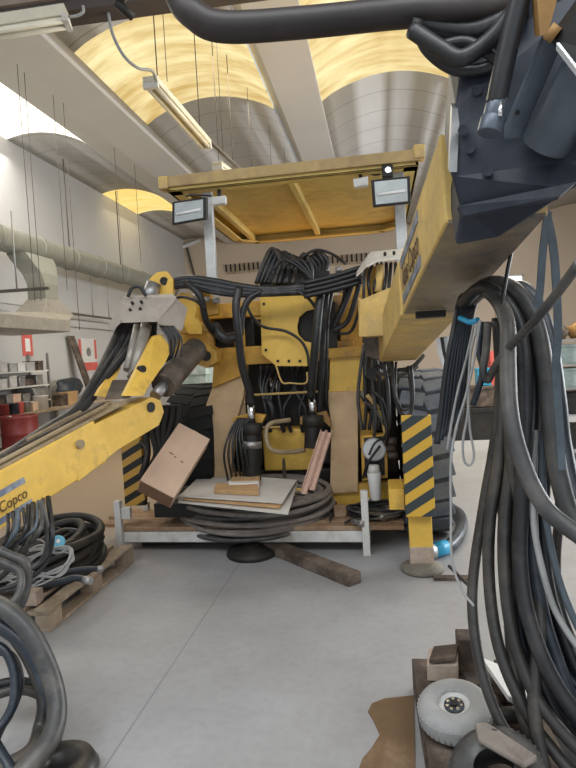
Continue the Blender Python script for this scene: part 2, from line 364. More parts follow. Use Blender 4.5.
# sky openings (y0, y1, material) per bay
NS = (-2.2*S, 0.3*S, 'skyplain')
SKY = {0: [NS, (5.4*S, 8.3*S, 'skywhite'), (11.4*S, 13.2*S, 'skygold')], 1: [NS, (5.92*S, 7.9*S, 'sky')],
       2: [NS, (5.6*S, 7.85*S, 'sky')], 3: [NS, (5.6*S, 7.85*S, 'sky')], 4: []}
cb = new(); wn = 0
for i, (x0, x1) in enumerate(bays):
    prof = arc(x0, x1, (x1-1.81*S, x1) if i == 0 else None)
    y = Y0
    for (a, b_, mm_) in SKY[i]:
        shell(cb, prof, y, a); y = b_
        wn += 1; sb = new(); shell(sb, [(x, z+0.0) for x, z in prof], a, b_, 0.03); struct('window_%d' % wn, sb, mm_)
        for yy in (a, b_):                    # dark rim at each end of the sheet
            pass
    shell(cb, prof, y, YB)
struct('ceiling', cb, 'vault')
def beam(n, prof):
    b = new(); prism(b, [(x, Y0, z) for x, z in prof], (0, YB-Y0, 0)); struct('trim_%d' % n, b, 'beam')
beam(1, [(BA[0], ZC), (BA[0]+0.02, ZC-0.0), (BA[0]+0.5, ZC-0.05), (BA[1]-0.16, ZC-0.02), (BA[1]-0.13, ZC+0.02), (BA[1]-0.02, ZC+0.03), (BA[1], ZC+0.05), (BA[1], ZC+0.6), (BA[0], ZC+0.6)])
beam(2, [(BBm[0], ZC-0.05), (BBm[1], ZC-0.05), (BBm[1], ZC+0.6), (BBl, ZC+0.6), (BBl, ZC+0.08)])
beam(3, [(BC[0], ZC-0.05), (BC[1]-0.1, ZC-0.05), (BC[1], ZC+0.1), (BC[1], ZC+0.6), (BC[0], ZC+0.6)])
beam(4, [(bays[3][1], ZC-0.05), (bays[4][0], ZC-0.05), (bays[4][0], ZC+0.6), (bays[3][1], ZC+0.6)])
# window in the back wall
w0 = onY(511, 300, YB-0.05); 
bm = new(); p = onY(513, 284, YB); span(bm, p.x-0.55, p.x+0.28, YB-0.03, YB-0.01, p.z-1.1, p.z+0.25); struct('window_9', bm, emis('bright window pane', (0.95, 0.98, 1.0), 2.2))
bm = new()
for dx in (-0.58, 0.31): span(bm, p.x+dx-0.03, p.x+dx+0.03, YB-0.06, YB, p.z-1.15, p.z+0.3)
for dz in (-1.13, 0.28): span(bm, p.x-0.6, p.x+0.34, YB-0.06, YB, p.z+dz-0.03, p.z+dz+0.03)
struct('trim_9', bm, 'whitepaint')

# ------------------------------------------------------------------ overhead: crane girder, lamps, wires
t = thing('crane_girder', 'dark overhead crane girder crossing under the ceiling beams', 'girder', (-4.2, 4.5, 4.3))
bm = new(); ebox(bm, D(-150, 39, 4.6), (D(330, -24, 5.0)-D(-150, 39, 4.6))*3.2, V((0, 0.22, 0)), V((0, 0, 0.11))); obj('web', bm, 'purlin', t)
bm = new(); ebox(bm, D(-150, 28, 4.56), (D(330, -42, 4.96)-D(-150, 28, 4.56))*3.2, V((0, 0.3, 0)), V((0, 0, 0.18))); obj('upper_flange', bm, 'purlinpale', t)

def batten(root_label, a, b, wdt, hgt, name='ceiling_light', group=None, rod=True):
    a = V(a); b = V(b); u = (b-a).normalized(); w = V((0,0,1)).cross(u).normalized(); up = u.cross(w)
    t = thing(name, root_label, 'ceiling light', (a+b)/2, group)
    bm = new(); ebox(bm, a-w*wdt/2, b-a, w*wdt, up*hgt); obj('housing', bm, 'batten', t, 0.008)
    for s in (-1, 1):
        bm = new(); cyl(bm, a+u*0.03+w*s*wdt*0.27-up*0.02, b-u*0.03+w*s*wdt*0.27-up*0.02, wdt*0.16, seg=10); obj('lamp_tube', bm, 'tube', t)
    if rod:
        for f_ in (.12, .88):
            p_ = a+(b-a)*f_; bm = new(); cyl(bm, p_+up*hgt, V((p_.x, p_.y, ZC+RISE-.02)), .006, seg=6); obj('suspension_rod', bm, 'wire', t)
    for e in (a, b-u*0.04):
        bm = new(); ebox(bm, e-w*wdt/2-up*0.045, u*0.04, w*wdt, up*0.06); obj('end_cap', bm, 'whitepaint', t)
    return t
t1 = batten('long pale fluorescent batten fixed along the dark crane girder', D(-90, 45, 4.5), D(69, 20, 4.62), 0.16, 0.09, rod=False)
zl = 4.3
a_ = onZ(150, 83, zl); b_ = onZ(206, 146, zl)
t2 = batten('twin tube fluorescent light hanging below the large yellow roof sheet', (a_.x, a_.y, zl), (b_.x-0.0, b_.y, zl), 0.15, 0.07)
c_ = onZ(217, 166, zl); d_ = onZ(236, 180, zl)
batten('smaller fluorescent light hanging farther along the lamp track', (c_.x, c_.y, zl), (d_.x, d_.y, zl), 0.15, 0.06)
bm = new(); e0 = onZ(196, 128, zl+0.12); e1 = onZ(268, 196, zl+0.12); cyl(bm, e0, e1, 0.025, seg=8)
tag(obj('lamp_track', bm, 'wire'), 'thin dark track carrying the hanging fluorescent lights', 'lamp track')
bm = new(); tube(bm, [D(108, 12, 4.9), D(113, 35, 4.95), D(124, 56, 5.0), D(138, 68, 5.1), D(152, 71, 5.3), D(156, 80, 5.5)], 0.014)
obj('lamp_cord', bm, 'cable', t2)
bm = new(); tube(bm, [D(63, 17, 4.62), D(76, 16, 4.6), D(83, 12, 4.6), D(83, 6, 4.6)], 0.012)
obj('lamp_cord', bm, 'cable', t1)
bm = new(); cyl(bm, D(116, 2, 4.4), D(133, 17, 4.5), 0.035, seg=8); cyl(bm, D(128, -6, 4.4), D(116, 2, 4.4), 0.03, seg=8)
tag(obj('mount_bracket', bm, 'black'), 'stubby black bracket hanging under the crane girder', 'bracket')
def wire(px0, py0, px1, py1, d, label, group='thin hanging wires', r=0.0045):
    bm = new(); a = D(px0, py0, d); z = D(px1, py1, d).z; cyl(bm, a, V((a.x, a.y, z)), r, seg=6)
    return tag(obj('hanging_wire', bm, 'wire'), label, 'wire', group)
G1 = 'thin wire hanging from the wide beam above the grey duct'
for q in ((17, 64, 28, 300, 7.9), (24, 70, 30, 300, 8.2), (53, 95, 50, 290, 8.8), (63, 100, 68, 330, 9.2), (114, 143, 120, 280, 11.2), (134, 158, 134, 262, 12.2)): wire(*q, G1)
G2 = 'thin dark wire hanging from the vault near the lamp track'
for q in ((162, 0, 164, 80, 6.8), (214, 0, 218, 150, 7.6), (246, 70, 249, 172, 9.5), (267, 90, 269, 172, 11), (283, 128, 284, 176, 12)): wire(*q, G2, 'wires by the lamp track')

# ------------------------------------------------------------------ duct and hood on the wall side
XD = -6.2; ZD = H+0.367*6.2; RD = 0.222
t = thing('ventilation_duct', 'fat grey green ventilation duct running along the white wall', 'duct', (XD, 12, ZD))
bm = new()
y = 4.0; yend = 16.2
prof = []
while y < yend:
    prof += [(RD, y), (RD, y+1.16)]
    y += 1.2
lathe(bm, (XD, 0, ZD), (0, 1, 0), [(0, 4.0)]+prof+[(0, prof[-1][1])], 28); obj('pipe', bm, 'duct', t)
y = 5.18
while y < yend:
    bm = new(); lathe(bm, (XD, y, ZD), (0, 1, 0), [(RD+.001, -0.03), (RD+0.018, -0.03), (RD+0.018, 0.03), (RD+.001, 0.03)], 28); obj('joint_ring', bm, 'duct', t)
    y += 1.2
for yy in (6.4, 8.9, 11.2, 13.6):
    bm = new(); cyl(bm, (XD, yy, ZD+RD), (XD, yy, ZC+0.02), 0.012, seg=6); obj('hanger_rod', bm, 'wire', t)
# hood
HX = -5.6
t = thing('extraction_hood', 'grey metal extraction hood on a curved stack under the duct', 'extractor hood', (HX, 8.9, 2.1))
cx = HX-0.05; h0 = onX(71, 332, cx+.45); zb = h0.z; cy1 = h0.y; cy0 = cy1-2.3
def ring(cx, cy, z, sx, sy): return [V((cx+a*sx/2, cy+b*sy/2, z)) for a, b in ((-1,-1),(1,-1),(1,1),(-1,1))]
ax, ay = cx-0.25, (onX(30, 300, cx).y)
rings = [ring(cx-.1, (cy0+cy1)/2, zb, 1.1, cy1-cy0), ring(cx-.1, (cy0+cy1)/2, zb+0.2, 1.1, cy1-cy0)]
def loft(bm, R, cap0=True, cap1=True):
    vs = [[bm.verts.new(p) for p in r] for r in R]; n = len(R[0])
    for A, B in zip(vs, vs[1:]):
        for i in range(n): bm.faces.new((A[i], A[(i+1)%n], B[(i+1)%n], B[i]))
    if cap0: bm.faces.new(list(reversed(vs[0])))
    if cap1: bm.faces.new(vs[-1])
bm = new(); loft(bm, rings); obj('skirt', bm, 'hood', t, 0.01)
ay = onX(32, 320, cx).y+0.55
bm = new(); loft(bm, [ring(cx-.1, (cy0+cy1)/2+.0, zb+0.2, 1.08, cy1-cy0-.02), ring(cx-.1, ay, zb+0.34, 0.6, 0.9), ring(cx-.1, ay, zb+0.6, 0.36, 0.42)]); obj('cone', bm, 'hood', t, 0.01)
bm = new(); loft(bm, [ring(cx-.1, ay, zb+0.6, 0.34, 0.4), ring(cx-.1, ay, zb+0.86, 0.34, 0.4), ring(cx-.18, ay+0.08, zb+1.05, 0.36, 0.52), ring(cx-.36, ay+0.2, zb+1.3, 0.38, 0.8), ring(cx-.44, ay+.24, zb+1.42, .38, .85)]); obj('stack', bm, 'duct', t, 0.008)
# cable trays hung beneath the duct
def rail(a, b, label, rods=()):
    t = thing('hanging_rail', label, 'rail', (V(a)+V(b))/2, 'rails hung along the wall')
    bm = new(); d = V(b)-V(a); ebox(bm, V(a)-V((0,0,0.02)), d, V((0, 0.05, 0)) if abs(d.x) > abs(d.y) else V((0.05, 0, 0)), V((0, 0, 0.04))); obj('bar', bm, 'wire', t)
    for p, z in rods:
        bm = new(); cyl(bm, p, V((p[0], p[1], z)), 0.012, seg=6); obj('drop_rod', bm, 'steel', t)
r0 = D(-40, 294, 8.2); r1 = D(48, 288, 8.2)
rail(r0, r1, 'dark horizontal bar hanging in front of the hood stack', [(D(17, 290, 8.2), ZD)])
r0 = onX(47, 311, -6.55); r1 = onX(116, 303, -6.55); r1.z = r0.z
rail(r0, r1, 'dark pipe rail hanging along the wall beyond the hood', [((-6.55, onX(92, 300, -6.55).y, r0.z), ZD), ((-6.55, onX(108, 300, -6.55).y, r0.z), ZD)])
for k, (z_, lab) in enumerate(((2.95, 'upper thin conduit fixed along the white wall'), (2.8, 'lower thin conduit fixed along the white wall'), (2.62, 'lowest thin conduit along the white wall behind the hood'))):
    bm = new(); cyl(bm, (XW+0.04, 6, z_), (XW+0.04, YB-0.05, z_-0.1), 0.012, seg=8); tag(obj('wall_conduit', bm, 'steel'), lab, 'conduit', 'wall conduits')
# signs on the wall
p = onX(27, 345, XW); bm = new(); span(bm, XW+0.005, XW+0.015, p.y-0.17, p.y+0.17, p.z-0.22, p.z+0.22); s_ = obj('wall_sign', bm, 'signred'); tag(s_, 'small red sign with a white symbol on the white wall', 'sign')
bm = new(); span(bm, XW+0.015, XW+0.02, p.y-0.08, p.y+0.08, p.z-0.13, p.z+0.13); obj('symbol_panel', bm, 'white', s_)
p = onX(88, 355, XW); bm = new(); span(bm, XW+0.005, XW+0.015, p.y-0.42, p.y+0.42, p.z-0.4, p.z+0.4); s_ = obj('wall_sign', bm, 'whitepaint'); tag(s_, 'white notice board with red bands beside a leaning board', 'notice')
bm = new(); span(bm, XW+0.015, XW+0.02, p.y-0.42, p.y+0.42, p.z-0.38, p.z-0.18); obj('red_band', bm, 'signred', s_)
for dy in (-0.38, 0.36):
    bm = new(); span(bm, XW+0.015, XW+0.02, p.y+dy-0.05, p.y+dy+0.05, p.z-0.1, p.z+0.38); obj('red_strip', bm, 'signred', s_)
bm = new(); q = onX(88, 352, XW); cyl(bm, (XW+0.015, q.y, q.z), (XW+0.022, q.y, q.z), 0.11, seg=20); obj('symbol', bm, 'steel', s_)

# ------------------------------------------------------------------ workbench, drum, clutter along the wall
XBf = -6.35
t = thing('workbench', 'long cluttered wooden workbench against the white wall', 'workbench', (-6.65, 11, 0))
bm = new(); span(bm, -6.95, XBf, 7.0, 14.0, 0.80, 0.86); obj('bench_top', bm, 'wood', t, 0.01)
for yy in (7.2, 9.3, 11.4, 13.8):
    for xx in (-6.9, XBf-0.06):
        bm = new(); span(bm, xx-0.04, xx+0.04, yy-0.04, yy+0.04, 0, 0.8); obj('leg', bm, 'steel', t)
bm = new(); span(bm, -6.9, XBf-0.05, 7.1, 13.9, 0.2, 0.24); obj('lower_shelf', bm, 'wooddark', t)
pd = onZ(13, 413, 0.9)
t = thing('oil_drum', 'red steel oil drum standing before the workbench', 'drum', (-6.0, 8.8, 0))
bm = new(); R0 = 0.29
lathe(bm, (-6.0, 8.8, 0), (0,0,1), [(0, 0), (R0, 0), (R0+.01, .02), (R0, .04), (R0, .28), (R0+.012, .30), (R0, .32), (R0, .56), (R0+.012, .58), (R0, .60), (R0, .84), (R0+.01, .87), (R0-.01, .88), (R0-.015, .86), (0, .86)], 36)
obj('shell', bm, 'red', t)
bm = new(); cyl(bm, (-6.1, 8.7, .86), (-6.1, 8.7, .885), 0.035); obj('bung', bm, 'steel', t)
# shelf unit with boxes and spools on the bench
t = thing('metal_shelf', 'open metal shelf rack standing on the workbench by the red sign', 'shelf', (-6.8, 9.2, 0.86))
sy0, sy1 = 8.1, onX(23, 380, -6.75).y+0.55
for xx in (-6.95, -6.55):
    for yy in (sy0, sy1):
        bm = new(); span(bm, xx-.02, xx+.02, yy-.02, yy+.02, 0.86, 1.95); obj('post', bm, 'steel', t)
for z_ in (1.02, 1.32, 1.6):
    bm = new(); span(bm, -6.97, -6.53, sy0-.02, sy1+.02, z_-.015, z_+.015); obj('shelf_board', bm, 'whitepaint', t)
cmats = ['card', 'white', 'teal', 'steel', 'wooddark', 'whitepaint', 'browncyl', 'galv', 'cardtan', 'bluehose', 'galv', 'steel']
kinds = {'card': 'brown cardboard', 'white': 'white plastic', 'teal': 'grey green', 'steel': 'steel', 'wooddark': 'dark wooden', 'whitepaint': 'off white', 'browncyl': 'dusty dark', 'signred': 'red', 'cardtan': 'tan cardboard', 'bluehose': 'blue black', 'galv': 'galvanised'}
def carton(c, s, m, label, group, name='storage_box', rz=0.0, cat='box'):
    t = thing(name, label, cat, (c[0], c[1], c[2]), group)
    R = Matrix.Rotation(rz, 3, 'Z')
    bm = new(); box(bm, V(c)+V((0,0,s[2]*0.43)), (s[0], s[1], s[2]*0.86), R); obj('body', bm, m, t, 0.008)
    bm = new(); box(bm, V(c)+V((0,0,s[2]*0.93)), (s[0]*1.04, s[1]*1.04, s[2]*0.14), R); obj('lid', bm, m, t, 0.005)
    return t
def can(c, r, h, m, label, group, name='paint_can', cat='can'):
    bm = new(); lathe(bm, c, (0,0,1), [(0,0),(r,0),(r,h*.9),(r*1.05,h*.92),(r*1.05,h),(r*.9,h),(r*.88,h*.97),(0,h*.97)], 20)
    return tag(obj(name, bm, m), label, cat, group)
LEV = {1.02: 'bottom', 1.32: 'middle', 1.6: 'top'}
for z_ in LEV:
    yy = sy0+0.15; i = 0; rank = ['first', 'second', 'third', 'fourth', 'fifth', 'sixth', 'seventh', 'eighth', 'ninth', 'tenth', 'eleventh', 'twelfth']
    while yy < sy1-0.1:
        w_ = rnd(.2, .34); hh = rnd(.12, .21); mm_ = random.choice(cmats)
        carton((-6.72, yy, z_+.015), (.34, w_*.8, hh), mm_, '%s box, %s along the %s board of the metal shelf' % (kinds[mm_], rank[i], LEV[z_]), 'boxes on the metal shelf'); yy += w_; i += 1
# bench-top clutter
items = [(30, 400, 'card', .3, .3, .16, 'brown cardboard box at the bench edge above the red drum'), (58, 398, 'wooddark', .3, .26, .24, 'dark crate on the workbench past the white bucket'),
         (66, 394, 'cardtan', .3, .42, .27, 'yellowish tan carton on the workbench behind the dark crate'), (8, 402, 'black', .3, .5, .12, 'black toolbox on the workbench behind the drum')]
for px, py, mm_, sx, sy, hh, lab in items:
    q = onX(px, py, -6.6); carton((-6.6, q.y, 0.86), (sx, sy, hh), mm_, lab, 'cartons on the workbench')
q = onX(37, 395, -6.55); can((-6.5, q.y, .86), .15, .27, 'whitepaint', 'white bucket standing on the workbench beside the dark crate', None, 'bucket', 'bucket')
for px, lab, mm_ in ((17, 'small red can on the workbench beside the shelf rack', 'signred'), (12, 'blue tin on the workbench below the shelf rack', 'bluehose'), (2, 'red tin beside the black toolbox on the workbench', 'red'), (24, 'steel tin at the end of the shelf rack', 'steel')):
    q = onX(px, 398, -6.45); can((-6.43, q.y, .86), .085, .2, mm_, lab, None)
def blob(c, s, seed, k=3):
    bm = new(); bmesh.ops.create_icosphere(bm, subdivisions=k, radius=1)
    for v in bm.verts:
        n_ = mnoise.noise(v.co*1.7+V((seed, 0, 0))); v.co = V((v.co.x*s[0], v.co.y*s[1], v.co.z*s[2]))*(1+.35*n_)
        v.co += V(c)
    for f in bm.faces: f.smooth = True
    return bm
q = onX(32, 378, -6.7)
t = thing('grinder_motor', 'round grey electric motor sitting on the workbench past the shelf', 'motor', (-6.7, q.y, .86))
bm = new(); cyl(bm, (-6.7, q.y-.25, 1.14), (-6.7, q.y+.25, 1.14), .2, seg=24); obj('housing', bm, 'steel', t, .01)
bm = new(); span(bm, -6.88, -6.52, q.y-.2, q.y+.2, .86, .96); obj('base', bm, 'black', t)
bm = new(); cyl(bm, (-6.7, q.y+.25, 1.14), (-6.7, q.y+.42, 1.14), .03); obj('shaft', bm, 'chrome', t)
q = onX(70, 383, -6.7); bm = blob((-6.72, q.y, 1.2), (.2, .45, .2), 3); tag(obj('tarpaulin_bundle', bm, 'bluehose'), 'dark blue crumpled tarpaulin on the carton by the notice', 'bundle')
q = onX(52, 393, -6.7); bm = blob((-6.75, q.y, 1.0), (.16, .45, .17), 5); tag(obj('rag_heap', bm, 'browncyl'), 'dark heap of rags on the workbench', 'rags')
q = onX(80, 370, -6.8); bm = new(); ebox(bm, V((-6.55, q.y-.1, .86)), V((-.38, -.12, 1.5)), V((0, .25, 0)), V((.04, 0, 0))); tag(obj('leaning_board', bm, 'wooddark'), 'dark narrow board leaning on the wall beside the notice', 'board')

# ------------------------------------------------------------------ the drilling rig
RIG = thing('drilling_rig', 'large yellow twin boom drilling rig parked in the workshop', 'drilling rig', (-0.7, 5.6, 0))
P = RIG
# body
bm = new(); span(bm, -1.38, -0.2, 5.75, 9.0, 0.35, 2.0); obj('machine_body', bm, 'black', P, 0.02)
bm = new(); span(bm, -1.45, -0.1, 6.6, 9.0, 2.0, 2.25); obj('rear_deck', bm, 'yellowdirty', P, 0.02)
def bar(name, px0, py0, px1, py1, y0, y1, m, bev=0.008):
    a = onY(px0, py0, y0); b = onY(px1, py1, y0); bm = new(); span(bm, a.x, b.x, y0, y1, min(a.z, b.z), max(a.z, b.z)); return obj(name, bm, m, P, bev)
bar('upper_cross_beam', 186, 306, 364, 308, 5.3, 5.45, 'yellowdirty')
bm = new(); span(bm, -1.74, -0.2, 5.30, 5.44, 2.0, 2.12); obj('upper_cross_beam', bm, 'yellowdirty', P, .008)
bm = new(); span(bm, -1.56, -0.22, 5.28, 5.44, 1.55, 1.72); obj('lower_cross_beam', bm, 'yellowdirty', P, .008)
for x in (-1.30, -0.30):
    bm = new(); span(bm, x-.04, x+.04, 5.31, 5.43, 1.72, 2.0); obj('upright', bm, 'yellowdirty', P, .006)
bm = new(); span(bm, -1.74, -1.56, 5.30, 5.44, 1.75, 2.0); obj('side_block', bm, 'yellowdirty', P, .008)
# yellow panel right of the D cut-out
def poly(name, pts, Y, th, m, bev=0.006, parent=None):
    bm = new(); prism(bm, [onY(x, y, Y) for x, y in pts], (0, th, 0)); return obj(name, bm, m, parent or P, bev)
poly('inner_plate', [(340, 288), (352, 282), (366, 283), (366, 352), (340, 356)], 5.34, .05, 'yellowdirty')
fp = poly('front_panel', [(260, 295), (268, 291), (314, 289), (314, 309), (306, 311), (299, 317), (297, 326), (298, 334), (304, 341), (313, 343), (313, 362), (309, 366), (276, 366), (262, 354)], 5.16, .03, 'yellow', 0)
for x, y in ((264, 304), (265, 327), (266, 350), (278, 361), (289, 361), (300, 361)):
    bm = new(); c = onY(x, y, 5.16); cyl(bm, c+V((0,-.012,0)), c+V((0,.01,0)), .013, seg=10); obj('bolt', bm, 'black', fp)
# legs
def slab(name, pts, th, m, bev=0.006):      # pts: (px, py, Y)
    bm = new(); prism(bm, [onY(*p) for p in pts], (0, th, 0)); return obj(name, bm, m, P, bev)
slab('front_leg', [(216, 356, 5.32), (247, 354, 5.32), (246, 372, 5.32), (243, 398, 5.25), (235, 425, 5.2), (231, 470, 5.15), (233, 490, 5.15), (195, 490, 5.15), (199, 450, 5.18), (206, 405, 5.25), (213, 385, 5.32)], .1, 'beige')
slab('leg_shoulder', [(214, 354, 5.27), (247, 352, 5.27), (246, 374, 5.27), (212, 388, 5.27)], .05, 'yellowdirty')
slab('front_leg', [(326, 392, 5.22), (358, 391, 5.22), (358, 440, 5.2), (358, 492, 5.15), (330, 494, 5.15), (331, 440, 5.2), (330, 415, 5.22)], .1, 'beige')
slab('leg_shoulder', [(330, 356, 5.25), (362, 350, 5.25), (363, 391, 5.25), (329, 392, 5.25)], .16, 'yellow')
slab('leg_lip', [(325, 349, 5.2), (366, 345, 5.2), (364, 356, 5.2), (323, 359, 5.2)], .12, 'yellowdirty')
slab('gusset_plate', [(359, 392, 5.26), (367, 410, 5.26), (380, 440, 5.26), (378, 446, 5.26), (360, 448, 5.26)], .03, 'yellowdirty')
slab('front_bumper', [(250, 492, 5.2), (410, 480, 5.2), (412, 505, 5.2), (250, 512, 5.2)], .08, 'yellow')
# compartment
bm = new(); c0 = onY(262, 430, 5.5); c1 = onY(316, 465, 5.5); span(bm, c0.x, c1.x, 5.5, 5.75, c1.z-.05, c0.z); obj('pump_housing', bm, 'yellow', P, .02)
for (px0, py0, px1, py1) in ((252, 395, 330, 391), (254, 428, 280, 427)):
    bm = new(); cyl(bm, onY(px0, py0, 5.3), onY(px1, py1, 5.3), .011, seg=8); obj('tie_rod', bm, 'yellowdust', P)
hosep(P, [(276, 366, 5.25), (282, 382, 5.25), (290, 383, 5.25), (306, 383, 5.25), (307, 372, 5.25)], .008, 'yellowdust', 'bent_rod')
for k, x in enumerate((266, 271, 276)):
    bm = new(); cyl(bm, onY(x, 376, 5.6), onY(x+1, 392, 5.55), .018, seg=8); obj('valve_spool', bm, 'chrome', P)
for k in range(9):
    x = 262+k*6; hosep(P, [(x, 366, 5.6), (x-3+rnd(-6, 6), 390, 5.55), (x+rnd(-10, 10), 410, 5.5), (x+rnd(-8, 8), 432, 5.55)], .018)
def cylr(name, a, b, r, m, rod=None):
    bm = new(); cyl(bm, a, b, r, seg=20); return obj(name, bm, m, P, .004)
for (x, y0, y1, y2) in ((252, 402, 426, 480), (313, 396, 418, 448)):
    u = cylr('jack_cylinder', D(x+.5, y1, 5.12), D(x-.5, y2, 5.12), .085 if x < 300 else .075, 'black')
    bm = new(); cyl(bm, D(x-1, y0, 5.12), D(x, y1, 5.12), .035, seg=14); obj('chrome_rod', bm, 'chrome', u)
    bm = new(); cyl(bm, D(x, y1-3, 5.12), D(x, y1+8, 5.12), .095, seg=18); obj('gland', bm, 'black', u)
    if x < 300:
        bm = new(); cyl(bm, D(x, 441, 5.12), D(x, 448, 5.12), .088, seg=18); obj('steel_band', bm, 'steel', u)
slab('bracket_plate', [(232, 418, 5.05), (250, 413, 5.05), (266, 415, 5.05), (262, 423, 5.05), (234, 424, 5.05)], .06, 'yellowdirty')
slab('bracket_plate', [(300, 417, 5.1), (326, 411, 5.1), (330, 420, 5.1), (331, 428, 5.1), (322, 420, 5.1), (300, 425, 5.1)], .06, 'rust')
hosep(P, [(290, 420, 5.3), (270, 424, 5.2), (266, 436, 5.15), (272, 450, 5.12), (290, 452, 5.1), (305, 450, 5.15)], .022, 'dust')
for k in range(6):                             # dark hoses beside the left front leg
    x = 228+k*2.4; hosep(P, [(x+10, 418, 5.1), (x+2, 432, 5.05), (x-4+k*2, 455, 5.0), (x+k*2, 480, 5.1)], .010, 'rubber')
# ---- transverse hose bundle
for k in range(6):
    o = k*3.0; hosep(P, [(168+k, 283+o*.3, 4.95), (188, 278+o*.55, 4.92), (214, 281+o*.75, 4.9), (240, 286+o*.6, 4.9), (268, 289+o*.35, 4.9), (300, 287+o*.4, 4.92), (325, 283+o*.6, 4.92), (352, 272+o*.9, 4.95)], .022 if k % 2 else .027, n=5)
for k in range(4):
    hosep(P, [(304, 283+k*4.5, 4.8), (330, 277+k*4.5, 4.78), (362, 267+k*5, 4.75)], .02)
for pts, r in (([(239, 288, 4.88), (236, 305, 4.85), (238, 330, 4.85), (242, 365, 4.95), (249, 390, 5.05), (251, 404, 5.1)], .036),
               ([(322, 285, 4.9), (319, 310, 4.85), (316, 340, 4.85), (313, 370, 4.95), (311, 398, 5.08)], .038),
               ([(328, 285, 4.95), (324, 320, 4.95), (322, 360, 5.05), (320, 400, 5.15), (318, 420, 5.2)], .026),
               ([(333, 285, 5.0), (327, 320, 5.0), (326, 360, 5.1), (326, 405, 5.2)], .022),
               ([(262, 291, 4.9), (250, 298, 4.88), (243, 312, 4.88), (240, 335, 4.88)], .03),
               ([(245, 300, 4.95), (252, 316, 4.95), (264, 327, 5.1), (285, 331, 5.12), (300, 340, 5.1), (307, 352, 5.1), (309, 366, 5.1)], .013),
               ([(296, 290, 4.9), (308, 298, 4.88), (316, 308, 4.9)], .014),
               ([(356, 272, 4.85), (350, 290, 4.9), (341, 312, 4.95), (333, 328, 5.0)], .025),
               ([(361, 275, 4.8), (355, 300, 4.85), (347, 322, 4.95), (333, 331, 5.0)], .022),
               ([(346, 280, 4.9), (344, 300, 4.95), (336, 318, 5.0)], .02),
               ([(362, 300, 4.7), (352, 330, 4.9), (338, 334, 4.98)], .014),
               ([(186, 282, 4.85), (200, 296, 4.8), (206, 320, 4.9), (216, 336, 5.1)], .03),
               ([(214, 325, 5.05), (224, 338, 5.0), (238, 336, 5.1)], .045)):
    hosep(P, pts, r)
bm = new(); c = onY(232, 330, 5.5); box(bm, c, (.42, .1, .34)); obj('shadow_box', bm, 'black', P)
bm = new(); c = onY(318, 326, 5.29); box(bm, c, (.34, .1, .42)); obj('valve_block', bm, 'black', P)
for (x, y) in ((197, 297), (206, 300), (216, 301), (345, 285), (339, 270)):
    bm = new(); c = D(x, y, 5.0); cyl(bm, c-V((.03,0,0)), c+V((.03,0,.005)), .025, seg=10); obj('hose_fitting', bm, 'steel', P)
bm = new(); c = D(343, 286, 4.95); box(bm, c, (.11, .05, .11)); obj('junction_box', bm, 'whitecover', P, .006)
# coil of hoses on top
for k in range(13):
    x = 268+k*4; y = 265-abs(k-7)*1.0
    hosep(P, [(x-12, 284, 5.5), (x-4, y+4, 5.5+.02*k), (x+4, y-7+rnd(-3, 3), 5.55), (x+12, y+3, 5.5), (x+10+rnd(-6, 6), 284, 5.45)], .022, 'rubber' if k % 4 else 'rubberdust')
for k in range(4):
    hosep(P, [(274+k*8, 270, 5.35), (284+k*8, 262+rnd(-3, 3), 5.32), (300+k*4, 268, 5.3), (312, 280, 5.3)], .016)
hosep(P, [(300, 258, 5.5), (316, 250, 5.5), (332, 254, 5.5), (346, 264, 5.4)], .014)
bm = new(); c0 = onY(262, 288, 5.55); c1 = onY(330, 272, 5.55); span(bm, c0.x, c1.x, 5.45, 5.75, 2.05, c1.z); obj('hose_tray', bm, 'black', P)
# ---- canopy
can_ = thing('canopy', '', '', (-0.7, 6.1, 3.1)); del can_['label']; del can_['category']; can_.parent = P; can_.location = V((-0.7, 6.1, 3.1))-P.location
X0c, X1c, Yc0, Yc1, Zc = -1.79, 0.40, 4.98, 7.6, 3.12
bm = new(); prism(bm, [(X0c, Yc0, Zc+.1), (X1c, Yc0, Zc+.1), (X1c, Yc1-.25, Zc+.1), (X1c-.25, Yc1, Zc+.1), (X0c+.25, Yc1, Zc+.1), (X0c, Yc1-.25, Zc+.1)], (0, 0, .025)); obj('roof_plate', bm, 'canopy', can_)
for nm, a, b in (('front_edge', (X0c, Yc0), (X1c, Yc0)), ('side_edge', (X1c, Yc0), (X1c, Yc1-.25)), ('corner_edge', (X1c, Yc1-.25), (X1c-.25, Yc1)), ('rear_edge', (X1c-.25, Yc1), (X0c+.25, Yc1)), ('corner_edge', (X0c+.25, Yc1), (X0c, Yc1-.25)), ('side_edge', (X0c, Yc1-.25), (X0c, Yc0))):
    a = V((*a, Zc)); b = V((*b, Zc)); u = (b-a).normalized(); w = V((-u.y, u.x, 0))
    bm = new(); ebox(bm, a, b-a, w*.03, V((0,0,.125)))
    ebox(bm, a, b-a, w*.13, V((0,0,.02))); obj(nm, bm, 'canopy', can_, .006)
bm = new(); span(bm, X0c-.02, X1c+.02, Yc0-.035, Yc0, Zc+.035, Zc+.13); obj('front_lip', bm, 'lipdust', can_, .008)
for x in (-1.55, -0.70):
    bm = new(); span(bm, x-.03, x+.03, Yc0+.13, Yc1-.13, Zc+.02, Zc+.1); obj('rib', bm, 'canopy', can_, .005)
bm = new(); span(bm, X1c-.04, X1c+.05, Yc0-.05, Yc0+.08, Zc+.05, Zc+.16); obj('corner_lug', bm, 'yellowdust', can_, .01)
bm = new(); span(bm, X0c-.06, X0c+.03, Yc0-.05, Yc0+.08, Zc+.02, Zc+.13); obj('corner_lug', bm, 'yellowdust', can_, .01)
